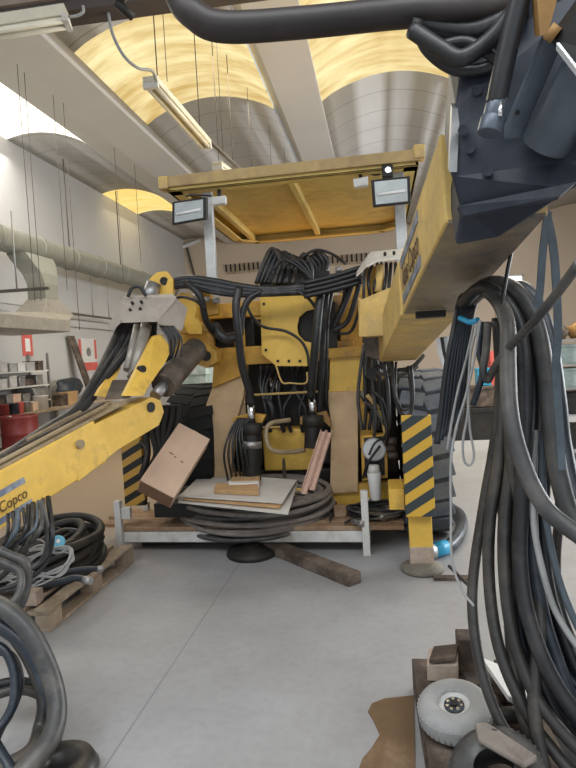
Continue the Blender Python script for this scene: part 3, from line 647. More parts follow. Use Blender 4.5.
# canopy posts
for (px, y0, y1, Y) in ((208, 222, 282, 5.1), (400, 208, 258, 5.1)):
    a = onY(px, y0, Y); b = onY(px+2, y1, Y); bm = new(); span(bm, a.x-.045, a.x+.045, Y, Y+.06, b.z-.15, Zc+.03); obj('canopy_post', bm, 'galv', P, .006)
# floodlights
def flood(pts, Y, tilt):
    c = [onY(x, y, Y+dy) for (x, y), dy in zip(pts, (0, 0, tilt, tilt))]       # tl, tr, br, bl
    ux = (c[1]-c[0]); uz = (c[3]-c[0]); n = ux.cross(uz).normalized()
    if n.y > 0: n = -n
    bm = new(); prism(bm, [c[0], c[1], c[2], c[3]], -n*.07); f = obj('floodlight', bm, 'black', P, .006)
    ctr = (c[0]+c[1]+c[2]+c[3])/4
    bm = new(); prism(bm, [ctr+(q-ctr)*.84+n*.004 for q in c], -n*.02); obj('lens', bm, 'lampglass', f)
    bm = new(); cyl(bm, ctr+(c[3]-c[0])*.08-ux*.36+n*.008, ctr+(c[3]-c[0])*.02+ux*.36+n*.008, .012, seg=8); obj('lamp_tube', bm, 'white', f)
    bm = new(); cyl(bm, ctr-n*.07, ctr-n*.12+V((0,0,.1)), .025, seg=8); obj('bracket', bm, 'black', f)
    return f
flood([(172, 202), (206, 197), (206, 219), (172, 225)], 4.85, .03)
flood([(371, 180), (410, 176), (411, 203), (373, 207)], 4.8, .03)
for pts in ([(211, 197), (225, 195), (225, 203), (212, 205)], [(353, 179), (368, 176), (368, 185), (354, 187)]):
    bm = new(); prism(bm, [onY(x, y, 5.02) for x, y in pts], (0, .07, 0)); w_ = obj('work_lamp', bm, 'whitepaint', P, .006)
    bm = new(); cx_ = sum((onY(x, y, 5.02) for x, y in pts), V())/4; span(bm, cx_.x-.015, cx_.x+.015, 5.05, 5.09, cx_.z, Zc+.03); obj('bracket', bm, 'black', w_)
bm = new(); c = onY(388, 172, 4.97); span(bm, c.x-.05, c.x+.04, 4.93, 5.0, c.z-.05, c.z+.05); w_ = obj('camera_unit', bm, 'black', P, .01)
bm = new(); cyl(bm, c+V((.0,-.06,0)), c+V((0,-.02,0)), .025); obj('lens', bm, 'chrome', w_)
hosep(P, [(366, 172, 4.95), (375, 175, 4.94), (383, 173, 4.95)], .008, 'rubber', 'cable')
hosep(P, [(186, 196, 4.9), (196, 195, 4.9), (212, 196, 4.95)], .008, 'rubber', 'cable')
# ---- wheels
def wheel(cx, cy, r, w, m, lugs=22, lh=.05):
    root = bpy.data.objects.new('wheel', None); COL.objects.link(root); root.parent = P; root.location = V((cx, cy, r))-P.location
    bm = new(); o = V((cx-w/2, cy, r)); k = w
    lathe(bm, o, (1, 0, 0), [(r*.55, .02*k), (r*.62, 0), (r*.8, -.02*k), (r*.93, .03*k), (r*.965, .1*k), (r*.965, .9*k), (r*.93, .97*k), (r*.8, 1.02*k), (r*.62, k), (r*.55, .98*k)], 48)
    obj('tyre', bm, 'tyredark' if lh < .02 else 'tyregroove', root); bm = new()
    for i in range(lugs):
        for s in (0, 1):
            an = 2*math.pi*(i+.22*s)/lugs
            R = Matrix.Rotation(an, 3, 'X')
            c = V((0, 0, r*.965)); c = Matrix.Rotation(an, 3, 'X') @ c
            box(bm, V((cx+(w*.26 if s else -w*.26), cy, r))+c, (w*.53, 2*math.pi*r/lugs*.74, r*lh), Matrix.Rotation(an, 3, 'X') @ Matrix.Rotation((.22 if s else -.22), 3, 'Z'))
    obj('tread', bm, m, root, .008)
    bm = new(); lathe(bm, o, (1, 0, 0), [(0, .3*k), (r*.3, .3*k), (r*.34, .12*k), (r*.52, .08*k), (r*.56, .04*k), (r*.56, .96*k), (r*.52, .92*k), (r*.34, .88*k), (r*.3, .7*k), (0, .7*k)], 32); obj('rim', bm, 'yellowdirty', root)
    return root
wheel(0.335, 5.2, 0.72, 0.36, 'tyre', 24, .035)
wheel(-1.80, 5.72, 0.70, 0.46, 'tyredark', 30, .012)
bm = new(); span(bm, -1.6, .18, 5.6, 5.9, .55, .85); obj('axle', bm, 'black', P)
bm = new(); span(bm, -.16, .13, 5.45, 5.9, .45, 1.75); obj('dark_backing', bm, 'black', P, .02)  # black block added to darken the gap between leg and tyre
bm = new(); span(bm, -1.5, .14, 5.55, 6.1, .2, .5); obj('dark_underfill', bm, 'black', P, .02)  # black block added to hide the lit floor behind the bumper gap
# ---- stabiliser jacks
def jack(cx, cy, m, ztop, zbot, w, foot=True):
    zf = 0 if foot else .26
    root = bpy.data.objects.new('stabilizer_jack', None); COL.objects.link(root); root.parent = P; root.location = V((cx, cy, 0))-P.location
    bm = new(); span(bm, cx-w/2, cx+w/2, cy, cy+.06, zbot, ztop); obj('hazard_plate', bm, m, root, .004)
    bm = new(); span(bm, cx-w*.47, cx+w*.47, cy+.062, cy+.2, zbot+.08, ztop-.02); obj('outer_tube', bm, 'yellow', root, .008)
    bm = new(); span(bm, cx-w*.40, cx+w*.40, cy+.07, cy+.19, zf+.15, zbot+.1); obj('inner_tube', bm, 'yellow', root, .006)
    if not foot: return root
    bm = new(); span(bm, cx-w*.41, cx+w*.41, cy+.068, cy+.192, .05, .18); obj('worn_end', bm, 'woodpale', root, .004)
    bm = new(); lathe(bm, (cx+.0, cy+.1, 0), (0,0,1), [(0,0),(.15,0),(.155,.015),(.145,.035),(.1,.05),(.07,.06),(0,.06)], 32); obj('foot_pad', bm, 'footpad', root)
    return root
jack(0.235, 4.12, 'hazard', 1.14, 0.42, 0.205)
jack(-2.2, 4.78, 'hazarddirty', 1.06, 0.36, 0.19, False)
bm = new(); span(bm, .02, .13, 4.2, 4.55, .45, .6); obj('jack_arm', bm, 'yellow', P, .006)
bm = new(); span(bm, -1.95, -1.35, 4.6, 5.3, .3, .42); obj('jack_arm', bm, 'black', P, .006)
# ---- gauge box and hoses beside the right leg
g = poly('gauge_box', [(361, 436), (387, 434), (388, 478), (362, 481)], 5.0, .12, 'yellowdirty')
bm = new(); prism(bm, [onY(364, 438, 4.996), onY(384, 436, 4.996), onY(385, 475, 4.996), onY(365, 478, 4.996)], (0, .02, 0)); obj('dark_recess', bm, 'black', g)
bm = new(); c = onY(374, 449, 5.0); cyl(bm, c+V((0,-.03,0)), c+V((0,.02,0)), .1, seg=28); gg = obj('dial_rim', bm, 'steel', g)
bm = new(); cyl(bm, c+V((0,-.034,0)), c+V((0,-.028,0)), .088, seg=28); obj('dial_face', bm, 'glass', gg)
bm = new(); cyl(bm, D(374, 472, 4.85), D(376, 500, 4.85), .06, .042, 16); b_ = obj('filter_canister', bm, 'white', P, .008)
bm = new(); cyl(bm, D(374, 465, 4.85), D(374, 473, 4.85), .04, .058); obj('canister_cap', bm, 'whitepaint', b_)
for pts, r, mm_ in (([(380, 446, 4.9), (371, 458, 4.88), (366, 468, 4.9), (363, 478, 4.95)], .012, 'rubber'), ([(386, 437, 4.9), (375, 443, 4.88), (369, 455, 4.88)], .01, 'rubber'),
            ([(372, 370, 4.9), (374, 395, 4.9), (376, 420, 4.9), (374, 436, 4.95)], .014, 'rubbergrey'), ([(366, 378, 4.9), (372, 370, 4.85), (378, 362, 4.85), (384, 366, 4.85)], .018, 'rubber'),
            ([(384, 362, 4.5), (388, 390, 4.5), (389, 425, 4.5), (386, 445, 4.7)], .016, 'rubber'), ([(392, 362, 4.4), (394, 390, 4.3), (400, 412, 4.3), (410, 414, 4.3), (413, 395, 4.3), (411, 366, 4.35)], .014, 'rubber'),
            ([(396, 362, 4.4), (396, 395, 4.3), (403, 410, 4.3), (411, 402, 4.32), (408, 366, 4.4)], .01, 'rubber'), ([(376, 372, 4.7), (390, 376, 4.6), (404, 374, 4.5), (418, 366, 4.5)], .016, 'rubberdust'),
            ([(378, 366, 4.7), (395, 370, 4.55), (412, 367, 4.5), (424, 355, 4.5)], .016, 'rubber'), ([(370, 390, 4.9), (384, 402, 4.8), (388, 424, 4.8), (384, 440, 4.9)], .012, 'rubber'),
            ([(364, 340, 4.75), (372, 352, 4.8), (379, 372, 4.8), (381, 400, 4.85), (389, 436, 4.8)], .02, 'rubber'), ([(367, 395, 4.95), (380, 412, 4.95), (387, 440, 4.95)], .018, 'yellowdust'),
            ([(376, 380, 4.9), (387, 379, 4.85), (388, 400, 4.85)], .012, 'yellowdust'), ([(364, 402, 4.9), (374, 408, 4.9), (384, 425, 4.85)], .01, 'rubbergrey'),
            ([(360, 395, 5.0), (368, 406, 5.0), (378, 410, 4.95), (387, 405, 4.9)], .01, 'rubber')):
    hosep(P, pts, r, mm_)
for k in range(7):
    x = 364+k*3.4; hosep(P, [(x, 345, 5.0), (x+rnd(-4, 4), 370, 5.0), (x+rnd(-6, 8), 400, 5.0), (x+rnd(-3, 5), 430, 5.0)], .015, 'rubber' if k % 3 else 'rubbergrey')
bm = new(); c = D(372, 374, 4.85); cyl(bm, c-V((.0,.03,0)), c+V((0,.03,0)), .05, seg=18); obj('swivel_joint', bm, 'black', P)
for k, (x, y) in enumerate(((391, 448), (393, 455), (392, 441))):
    bm = new(); c = D(x, y, 4.75); cyl(bm, c-V((.04,0,0)), c+V((.04,0,0)), .03, seg=12); obj('hose_fitting', bm, 'browncyl', P)

# ---- left boom
LB = bpy.data.objects.new('boom', None); COL.objects.link(LB); LB.parent = P
A = D(101, 441, 3.65); B = D(-60, 536, 2.78); LB.location = A-P.location
u = (A-B).normalized(); w = u.cross(V((0,0,1))).normalized(); up = w.cross(u)      # w points to the lens side
if w.x < 0: w = -w
if up.z < 0: up = -up
hh = .145; wd = .2
bm = new(); ebox(bm, B-up*hh-w*wd, A-B, up*2*hh, w*wd); obj('main_beam', bm, 'yellow', LB, .012)
TE = D(158, 410, 4.08); ue = (TE-A).normalized()
eh = .105
bm = new(); prism(bm, [A-up*hh*1.05-u*.25, A+up*hh*.98-u*.1, A+up*hh*.8, TE+up*eh-ue*.02, TE+up*eh*.5+ue*.05, TE-up*eh*.35+ue*.05, TE-up*eh-ue*.03, A-up*hh*.75+ue*.12], -w*.24); e_ = obj('boom_head', bm, 'yellow', LB, .012)
bm = new(); c = TE+up*.045-ue*.06; cyl(bm, c+w*.012, c-w*.03, .035, seg=16); obj('pin', bm, 'black', e_)
bm = new(); c = A+up*.055-u*.16; cyl(bm, c+w*.018, c-w*.03, .028, seg=14); obj('grease_plug', bm, 'dust', LB)
# dusty top with two long bars
bm = new(); ebox(bm, B+up*(hh+.0005)-w*wd, A-B+ue*.3, up*.012, w*wd*.94); obj('dust_layer', bm, 'dust', LB)
for k, off in enumerate((.05, .11, .165)):
    bm = new(); a0 = B+up*(hh+.025)-w*off; a1 = A+up*(hh+.03)-w*off+u*(.2 if k < 2 else .05); cyl(bm, a0, a1, .014, seg=8); obj('slide_rod', bm, 'dust' if k % 2 == 0 else 'browncyl', LB)
# lettering and bands on the boom side
def decal(parent, o, ux, uy, nrm_, L, hgt, bands=True):
    for s in (1, -1):
        bm = new(); c = o+uy*s*hgt*.36; ebox(bm, c-uy*hgt*.09, ux*L, uy*hgt*.18, nrm_*.003); obj('decal_band', bm, 'decal', parent)
    cu = bpy.data.curves.new('txt', 'FONT'); cu.body = 'Atlas Copco'; cu.size = 1.0; cu.shear = 0.25; cu.align_x = 'RIGHT'; cu.extrude = .01
    to = bpy.data.objects.new('txt', cu); COL.objects.link(to)
    dg = bpy.context.evaluated_depsgraph_get(); me = bpy.data.meshes.new_from_object(to.evaluated_get(dg)); bpy.data.objects.remove(to)
    me.name = 'lettering'; xs = [v.co.x for v in me.vertices]; wT = max(xs)-min(xs); sc = L*.92/wT
    for v in me.vertices:
        q = v.co.copy(); v.co = ux*(L*.96+(q.x-max(xs))*sc)+uy*(q.y*sc*1.25-sc*.42)+nrm_*(.004+q.z*.1)
    me.materials.clear(); me.materials.append(M['ink'])
    ob = bpy.data.objects.new('lettering', me); COL.objects.link(ob); ob.parent = parent
    ww = o.copy(); q = parent
    while q is not None: ww -= q.location; q = q.parent
    ob.location = ww
def hit(px, py, o, n):
    r = ray(px, py); c = V((0, 0, H)); return c+r*((o-c).dot(n)/r.dot(n))
e_end = hit(29, 492, A, w); along = (e_end-A).dot(u)
decal(LB, A+u*(along-.36)-up*.035, u, up, w, .36, .19)
# lift plates and cylinder
def sol(name, pts, ext, m, parent=None, bev=.006):
    bm = new(); prism(bm, [D(*p) for p in pts], ext); return obj(name, bm, m, parent or P, bev)
sol('lift_plate', [(96, 396, 3.9), (115, 362, 4.3), (121, 358, 4.35), (121, 368, 4.3), (108, 398, 3.95)], (-.03, .02, 0), 'yellow')
lp = sol('lift_plate', [(124, 396, 3.85), (154, 336, 4.45), (161, 334, 4.5), (172, 349, 4.5), (166, 362, 4.35), (148, 388, 4.0), (144, 396, 3.9)], (-.04, .03, 0), 'yellow')
bm = new(); c = D(142, 369, 4.12); cyl(bm, c+V((.02,-.02,0)), c+V((-.02,.0,0)), .026, seg=14); obj('pin_hole', bm, 'black', lp)
sol('lift_web', [(112, 380, 4.1), (130, 380, 4.1), (128, 398, 3.9), (104, 400, 3.9)], (0, .05, 0), 'browncyl')
cy_ = quick('lift_cylinder', 'browncyl', P, lambda b: (cyl(b, D(163, 386, 4.25), D(193, 352, 4.75), .095, seg=22), cyl(b, D(190, 355, 4.7), D(196, 349, 4.8), .1, seg=22)), .006)
bm = new(); cyl(bm, D(155, 396, 4.15), D(165, 384, 4.28), .042, seg=14); obj('chrome_rod', bm, 'steel', cy_)
# pivot brackets
for pts, Yp in (([(150, 278), (157, 272), (166, 271), (173, 280), (173, 293), (167, 302), (160, 298), (158, 285), (152, 287)], 4.72), ([(148, 281), (152, 276), (158, 280), (160, 292), (152, 292)], 4.8)):
    poly('pivot_lug', pts, Yp, .05, 'yellow')
bm = new(); cyl(bm, onY(164, 281, 4.71), onY(164, 281, 4.79), .035, seg=14); obj('pivot_pin', bm, 'black', P)
bm = new(); cyl(bm, onY(154, 284, 4.7), onY(148, 301, 4.65), .065, seg=16); obj('rotation_actuator', bm, 'steel', P)
poly('boom_bracket', [(170, 300), (182, 292), (192, 295), (197, 306), (195, 318), (202, 326), (202, 334), (188, 334), (182, 322), (170, 320)], 4.85, .1, 'yellow')
poly('boom_bracket', [(196, 286), (208, 290), (212, 302), (217, 303), (217, 314), (206, 316), (198, 304)], 4.95, .1, 'yellowdirty')
poly('boom_bracket', [(171, 305), (178, 318), (177, 336), (172, 346), (166, 336)], 4.68, .06, 'yellow')
poly('mount_block', [(174, 334), (206, 330), (208, 345), (216, 350), (217, 362), (206, 368), (196, 364), (196, 350), (184, 352), (174, 362)], 4.95, .2, 'yellowdirty')
poly('mount_block', [(180, 326), (208, 324), (209, 331), (180, 334)], 4.86, .3, 'yellowdirty')
bm = new(); c = onY(206, 356, 4.94); cyl(bm, c, c+V((0,.03,0)), .045, seg=14); obj('mount_hole', bm, 'black', P)
hosep(P, [(172, 300, 4.7), (182, 297, 4.65), (196, 301, 4.65), (204, 309, 4.75)], .012)
hosep(P, [(128, 297, 4.5), (132, 288, 4.5), (140, 287, 4.5), (146, 296, 4.5)], .014)
# left cover plate over the boom hoses
cv = new()
T = [D(118, 303, 4.45), D(128, 298, 4.7), D(174, 296, 4.75), D(187, 310, 4.75), D(158, 320, 4.35), D(119, 322, 4.35)]
prism(cv, [D(122, 299, 4.55), D(173, 296, 4.6), D(176, 300, 4.5), D(157, 322, 4.38), D(121, 323, 4.38)], (0, .01, .02))
prism(cv, [D(176, 299, 4.52), D(187, 309, 4.62), D(182, 331, 4.55), D(157, 323, 4.38)], (0, .02, .01))
prism(cv, [D(122, 299, 4.55), D(121, 323, 4.38), D(112, 331, 4.45), D(108, 328, 4.55)], (-.01, .02, .01))
cvo = obj('hose_cover', cv, 'greycover', P, .004)
for (x, y) in ((133, 304), (142, 303), (131, 311), (141, 310)):
    bm = new(); c = D(x, y, 4.46); cyl(bm, c, c+V((0, -.02, .012)), .012, seg=8); obj('bolt', bm, 'black', cvo)
# hoses under the left cover running down along the boom
for k in range(12):
    x = 122+k*3.0; e = k*2.6
    hosep(P, [(x, 322, 4.6), (x-7-rnd(0, 4), 345, 4.45), (100-3+e*.7, 378+rnd(-4, 4), 4.15), (76+e*.35, 408+k*.4, 3.85), (50-12+e*.5, 436+rnd(-3, 3), 3.5), (-30, 480+k*1.5, 2.95)] if k < 7 else
          [(x, 322, 4.6), (x-2, 350, 4.5), (x-10, 376, 4.2), (118+k, 394, 4.05)], .021 if k % 3 else .026, 'rubber' if k % 4 else 'rubberdust')
for (x, y, x2, y2, r) in ((146, 326, 133, 378, .045), (137, 326, 127, 370, .028)):
    bm = new(); cyl(bm, D(x, y, 4.5), D(x2, y2, 4.25), r, seg=14); obj('steel_actuator', bm, 'hood', P)
for k in range(7):
    x = 166+k*2.2; hosep(P, [(x-6, 326, 4.45), (x+2, 338, 4.42), (x+1+rnd(-3, 3), 352, 4.45), (x-4+rnd(-3, 5), 362, 4.5)], .008, 'rubber' if k % 2 else 'rubbergrey', seg=6)
# dark clutter between boom head and tyre
for k in range(6):
    hosep(P, [(150+k*6, 405, 4.95), (146+k*6, 430, 4.95), (142+rnd(0, 12)+k*3, 455, 4.95), (140+k*3, 480, 4.95)], .03, 'black')
hosep(P, [(140, 440, 4.4), (146, 452, 4.4), (144, 466, 4.4)], .01, 'rubberdust')

# ---- right boom
RB = bpy.data.objects.new('boom', None); COL.objects.link(RB); RB.parent = P
Fb = D(398, 361, 4.6); Nb = D(565, 120, 1.15); RB.location = Fb-P.location
u2 = (Nb-Fb).normalized(); s2 = u2.cross(V((0,0,1))).normalized()
if s2.x < 0: s2 = -s2
up2 = s2.cross(u2)
if up2.z < 0: up2 = -up2
W2 = .29; H2 = .27
Fm = D(436, 317, 2.85)
def bp(t, a, b): return Fb+(Nb-Fb)*t+s2*a*W2+up2*b*H2
TE2 = (D(505, 205, 1.66)-Fb).dot(u2)/(Nb-Fb).length
tm = (Fm-Fb).dot(u2)/(Nb-Fb).length
bm = new(); loft(bm, [[bp(tm, -.5, 0), bp(tm, .5, 0), bp(tm, .5, 1), bp(tm, -.5, 1)], [bp(TE2, -.5, 0), bp(TE2, .5, 0), bp(TE2, .5, 1), bp(TE2, -.5, 1)]]); obj('main_beam', bm, 'yellowdust', RB, .008)
bm = new(); q0 = bp(tm, -.47, -.012); ebox(bm, q0, (Nb-Fb)*(TE2-tm), s2*W2*.94, up2*.01); obj('underside_shade', bm, 'sootyshade', RB)  # thin overlay with the underside shading painted into its colour
bm = new(); loft(bm, [[bp(0, -.5, 0), bp(0, .5, 0), bp(0, .5, 1), bp(0, -.5, 1)], [bp(tm, -.52, -.03), bp(tm, .52, -.03), bp(tm, .52, 1), bp(tm, -.52, 1)]]); bh = obj('boom_head', bm, 'yellowdust', RB, .008)
bm = new(); c = D(430, 314, 2.78); ebox(bm, c-s2*.07-up2*.02, s2*.14, u2*.03, up2*.03); obj('slot', bm, 'black', bh)
sol('root_block', [(358, 297, 4.25), (360, 300, 4.2), (400, 283, 4.0), (409, 318, 3.95), (401, 335, 4.0), (359, 337, 4.2)], (.06, .35, .0), 'yellowdust', RB, .01)
sol('spike_plate', [(399, 284, 3.9), (414, 232, 3.2), (421, 284, 3.0), (411, 318, 3.2), (404, 316, 3.5)], (.02, .02, 0), 'yellowdust', RB, .004)
# band and lettering on the boom's flank
nL = -s2
o2 = Fb+(Nb-Fb)*(tm+.02)-s2*W2*.502+up2*H2*.5
hb = (Nb-Fb).length*.36
decal(RB, o2+u2*.02, u2, up2, nL, .62, .24)
# feed cradle under the near end
CR = bpy.data.objects.new('feed_cradle', None); COL.objects.link(CR); CR.parent = P; CR.location = D(500, 150, 1.5)-P.location
bm = new(); prism(bm, [D(462, 60, 1.5), D(456, 108, 1.5), (D(451, 176, 1.52)), D(461, 212, 1.55), D(455, 246, 1.62), D(500, 238, 1.62), D(577, 188, 1.4), D(660, 150, 1.35), D(660, -60, 1.3), D(470, -60, 1.4)], (0.0, .1, .16)); obj('base_plate', bm, 'navy', CR, .01)
bm = new(); prism(bm, [D(458, 206, 1.53), D(576, 182, 1.36), D(560, 196, 1.38), D(463, 216, 1.53)], (0, .02, -.004)); obj('edge_flange', bm, 'navy', CR)
bm = new(); cyl(bm, D(545, 146, 1.40), D(612, 28, 1.2), .058, seg=24); cc = obj('feed_cylinder', bm, 'navylight', CR, .004)
bm = new(); cyl(bm, D(600, 150, 1.35), D(640, 40, 1.2), .05, seg=20); obj('feed_cylinder', bm, 'navy', CR, .004)
bm = new(); ebox(bm, D(503, 140, 1.42), D(545, 40, 1.28)-D(503, 140, 1.42), s2*.045, V((0,-.01,.03))); fb_ = obj('guide_rail', bm, 'navylight', CR, .004)
bm = new(); c = D(517, 112, 1.38); cyl(bm, c+V((0,-.006,-.004)), c, .006, seg=8); obj('bolt', bm, 'black', fb_)
for (x, y) in ((470, 148), (488, 171), (523, 180), (560, 182), (477, 90), (463, 130)):
    bm = new(); c = D(x, y, 1.49); cyl(bm, c, D(x, y, 1.46), .013, seg=10); obj('bolt', bm, 'navy', CR)
bm = new(); ebox(bm, D(452, 108, 1.5), D(449, 172, 1.5)-D(452, 108, 1.5), D(457, 172, 1.5)-D(449, 172, 1.5), V((0,.02,.02))); obj('edge_strip', bm, 'steel', CR)
bm = new(); prism(bm, [D(536, -12, 1.2), D(560, -12, 1.2), D(548, 34, 1.22), D(540, 36, 1.22)], (0, .04, .02)); obj('yellow_bracket', bm, 'rust', CR)
bm = new(); cyl(bm, D(548, 30, 1.18), D(556, 36, 1.18), .016, seg=12); obj('grease_nipple', bm, 'rust', CR)
bm = new(); prism(bm, [D(556, 40, 1.18), D(600, -20, 1.1), D(620, 60, 1.1), D(580, 72, 1.15)], (0, .05, .03)); obj('hose_guard', bm, 'black', CR)
bm = new(); ebox(bm, D(556, 50, 1.16), D(582, 84, 1.15)-D(556, 50, 1.16), s2*.006, V((0,-.004,.012))); obj('steel_edge', bm, 'chrome', CR)
# overhead hoses near the lens
hosep(CR, [(640, -120, 1.25), (560, -330, 1.4), (380, -400, 1.5), (220, -300, 1.55), (152, -120, 1.55), (176, -14, 1.52), (196, 16, 1.5), (226, 27, 1.5), (300, 23, 1.5), (400, 13, 1.5), (470, 9, 1.45), (530, 0, 1.4)], .038, 'pipe', 'feed_hose', 16, 10)
hosep(CR, [(412, 30, 1.45), (440, 48, 1.42), (462, 58, 1.4), (492, 38, 1.38), (512, 14, 1.35)], .021, 'rubber', 'feed_hose', 12, 8)
hosep(CR, [(416, 26, 1.5), (428, 50, 1.5), (452, 68, 1.48), (478, 70, 1.46), (505, 60, 1.42)], .016, 'rubber', 'feed_hose', 10, 8)
hosep(CR, [(420, 24, 1.5), (450, 30, 1.48), (480, 30, 1.45), (520, 12, 1.4)], .026, 'rubber', 'feed_hose', 12, 8)
hosep(CR, [(440, 46, 1.45), (466, 42, 1.44), (490, 54, 1.42), (502, 66, 1.42)], .014, 'rubber', 'feed_hose', 10, 8)
hosep(CR, [(496, 104, 1.3), (503, 70, 1.28), (512, 30, 1.26), (522, -10, 1.24)], .023, 'rubber', 'feed_hose', 12, 8)
bm = new(); cyl(bm, D(411, 27, 1.46), D(420, 29, 1.46), .022); obj('hose_fitting', bm, 'black', CR)
bm = new(); cyl(bm, D(489, 134, 1.3), D(493, 118, 1.3), .027); cyl(bm, D(493, 119, 1.3), D(498, 98, 1.3), .0235); obj('hose_coupling', bm, 'navylight', CR, .003)
bm = new(); cyl(bm, D(499.5, 117, 1.275), D(501, 103, 1.275), .006, seg=8); obj('coupling_latch', bm, 'chrome', CR)
# right hose cover (white grey)
cv = new()
prism(cv, [D(370, 254, 4.6), D(408, 250, 4.7), D(410, 258, 4.5), D(378, 262, 4.4), D(366, 268, 4.4)], (0, .01, .02))
prism(cv, [D(370, 254, 4.6), D(366, 268, 4.4), D(357, 277, 4.45), D(358, 272, 4.55)], (-.01, .02, .01))
cvo = obj('hose_cover', cv, 'whitecover', P, .004)
for (x, y) in ((385, 255), (394, 254)):
    bm = new(); c = D(x, y, 4.5); cyl(bm, c, c+V((0, -.02, .012)), .012, seg=8); obj('bolt', bm, 'black', cvo)
for k in range(9):
    x = 368+k*4.6; hosep(P, [(x, 263, 4.6), (x-3+rnd(-2, 4), 275, 4.55), (x-4+k*.4, 288, 4.5), (x-2+rnd(-4, 4), 306, 4.6)], .014, 'rubber' if k % 3 else 'rubbergrey')
poly('actuator_block', [(366, 268), (384, 264), (384, 300), (366, 306)], 4.72, .1, 'yellowdirty')
bm = new(); cyl(bm, D(380, 266, 4.55), D(378, 292, 4.5), .03, seg=12); obj('rotation_actuator', bm, 'yellowdust', P)
poly('mount_block', [(362, 336), (384, 336), (386, 350), (378, 360), (366, 356)], 4.7, .2, 'browncyl')

# ------------------------------------------------------------------ stillage platform in front of the rig
ST = thing('stillage_platform', 'low white steel stillage with plank deck before the rig', 'platform', (-1.2, 4.9, 0))
pl = [(-2.27, 4.62), (0.13, 4.56)]
bm = new(); ebox(bm, V((-2.26, 4.60, .09)), V((2.12, -.03, 0)), V((0, .05, 0)), V((0, 0, .09))); obj('front_rail', bm, 'whitepaint', ST, .005)
bm = new(); ebox(bm, V((-2.26, 5.12, .09)), V((2.12, -.03, 0)), V((0, .05, 0)), V((0, 0, .09))); obj('rear_rail', bm, 'whitepaint', ST, .005)
for k in range(5):
    bm = new(); y0 = 4.60+k*.118; x0 = -2.55+(.0 if k % 2 else .12) if k > 0 else -2.25
    ebox(bm, V((x0, y0, .185)), V((.13-x0, -.02, 0)), V((0, .11, 0)), V((0, 0, .035))); obj('plank', bm, 'plank', ST, .004)
for nm, x, y, zt in (('post', -2.26, 4.565, .46), ('post', -.17, 4.525, .52)):
    bm = new(); span(bm, x-.028, x+.028, y-.02, y+.035, 0.0, zt); obj('post', bm, 'whitepaint', ST, .004)
for x in (-2.26, -.17):
    bm = new(); span(bm, x-.028, x+.028, 5.13, 5.18, 0, .3); obj('post', bm, 'whitepaint', ST, .004)
bm = new(); span(bm, -2.23, -2.15, 4.56, 4.6, .3, .4); obj('post_tab', bm, 'whitepaint', ST, .004)

# leaning cardboard box
o = D(140, 480, 4.42); exw = D(174, 498, 4.42)-o; lng = D(185, 426, 4.86)-o
nx = exw.normalized(); nl = (lng-nx*lng.dot(nx)).normalized(); nt = nx.cross(nl).normalized()
if nt.y > 0: nt = -nt
Lb = lng.length; Wb = exw.length; Tb = .17
o = o-nt*Tb
bxo = thing('cardboard_box', 'large closed brown cardboard box leaning against the dark tyre', 'cardboard box', o)
def cb_(name, oo, a, b, c, m): bm = new(); ebox(bm, oo, a, b, c); return obj(name, bm, m, bxo, .004)
cb_('box_body', o, nx*Wb, nl*Lb, nt*Tb, 'card')
cb_('end_flap', o-nl*.004+nt*.004+nx*.004, nx*(Wb-.008), nl*.004, nt*(Tb-.008), 'carddark')
cb_('tape_strip', o+nt*(Tb)+nx*Wb*.47, nx*.045, nl*Lb*1.0, nt*.0015, 'card')
bm = new()
for k in range(3): ebox(bm, o+nt*(Tb+.0002)+nx*(.07+.05*k)+nl*(Lb*.52-.012*k), nx*.04, nl*.012, nt*.001)
obj('printed_mark', bm, 'carddark', bxo)

# hose coil on the platform
CO = thing('hose_coil', 'thick grey hose coiled flat on the plank deck before the rig', 'hose coil', (-1.2, 4.9, .22))
cxy = V((-1.17, 4.97, 0)); 
for k in range(22):
    pts = []; lay = k % 6; rx = .72-.04*(k//6)-rnd(0, .05); ry = .46-.035*(k//6)-rnd(0, .05)
    ph = rnd(0, 6.28); am = rnd(.008, .022)
    for i in range(20):
        t_ = 2*math.pi*i/20; fr = max(0, -math.sin(t_))
        z_ = .25+lay*.036+.03*math.sin(t_)+am*math.sin(2*t_+ph)-fr*(.085-.018*lay)
        pts.append(V((cxy.x+rx*math.cos(t_), cxy.y+ry*math.sin(t_)-.04*fr, z_)))
    bm = new(); tube(bm, pts, .021, 8, 4, True); obj('hose_turn', bm, 'coilhose' if k % 3 else 'rubbergrey', CO)
for (x, y) in ((284, 468), (198, 498)):
    bm = new(); c = onY(x, y, 5.28 if x > 250 else 4.75); q = 2*math.pi
    tube(bm, [c+V((0, .05*math.cos(q*i/10), .09*math.sin(q*i/10))) for i in range(10)], .008, 6, 3, True); obj('tie_wire', bm, 'wire', CO)
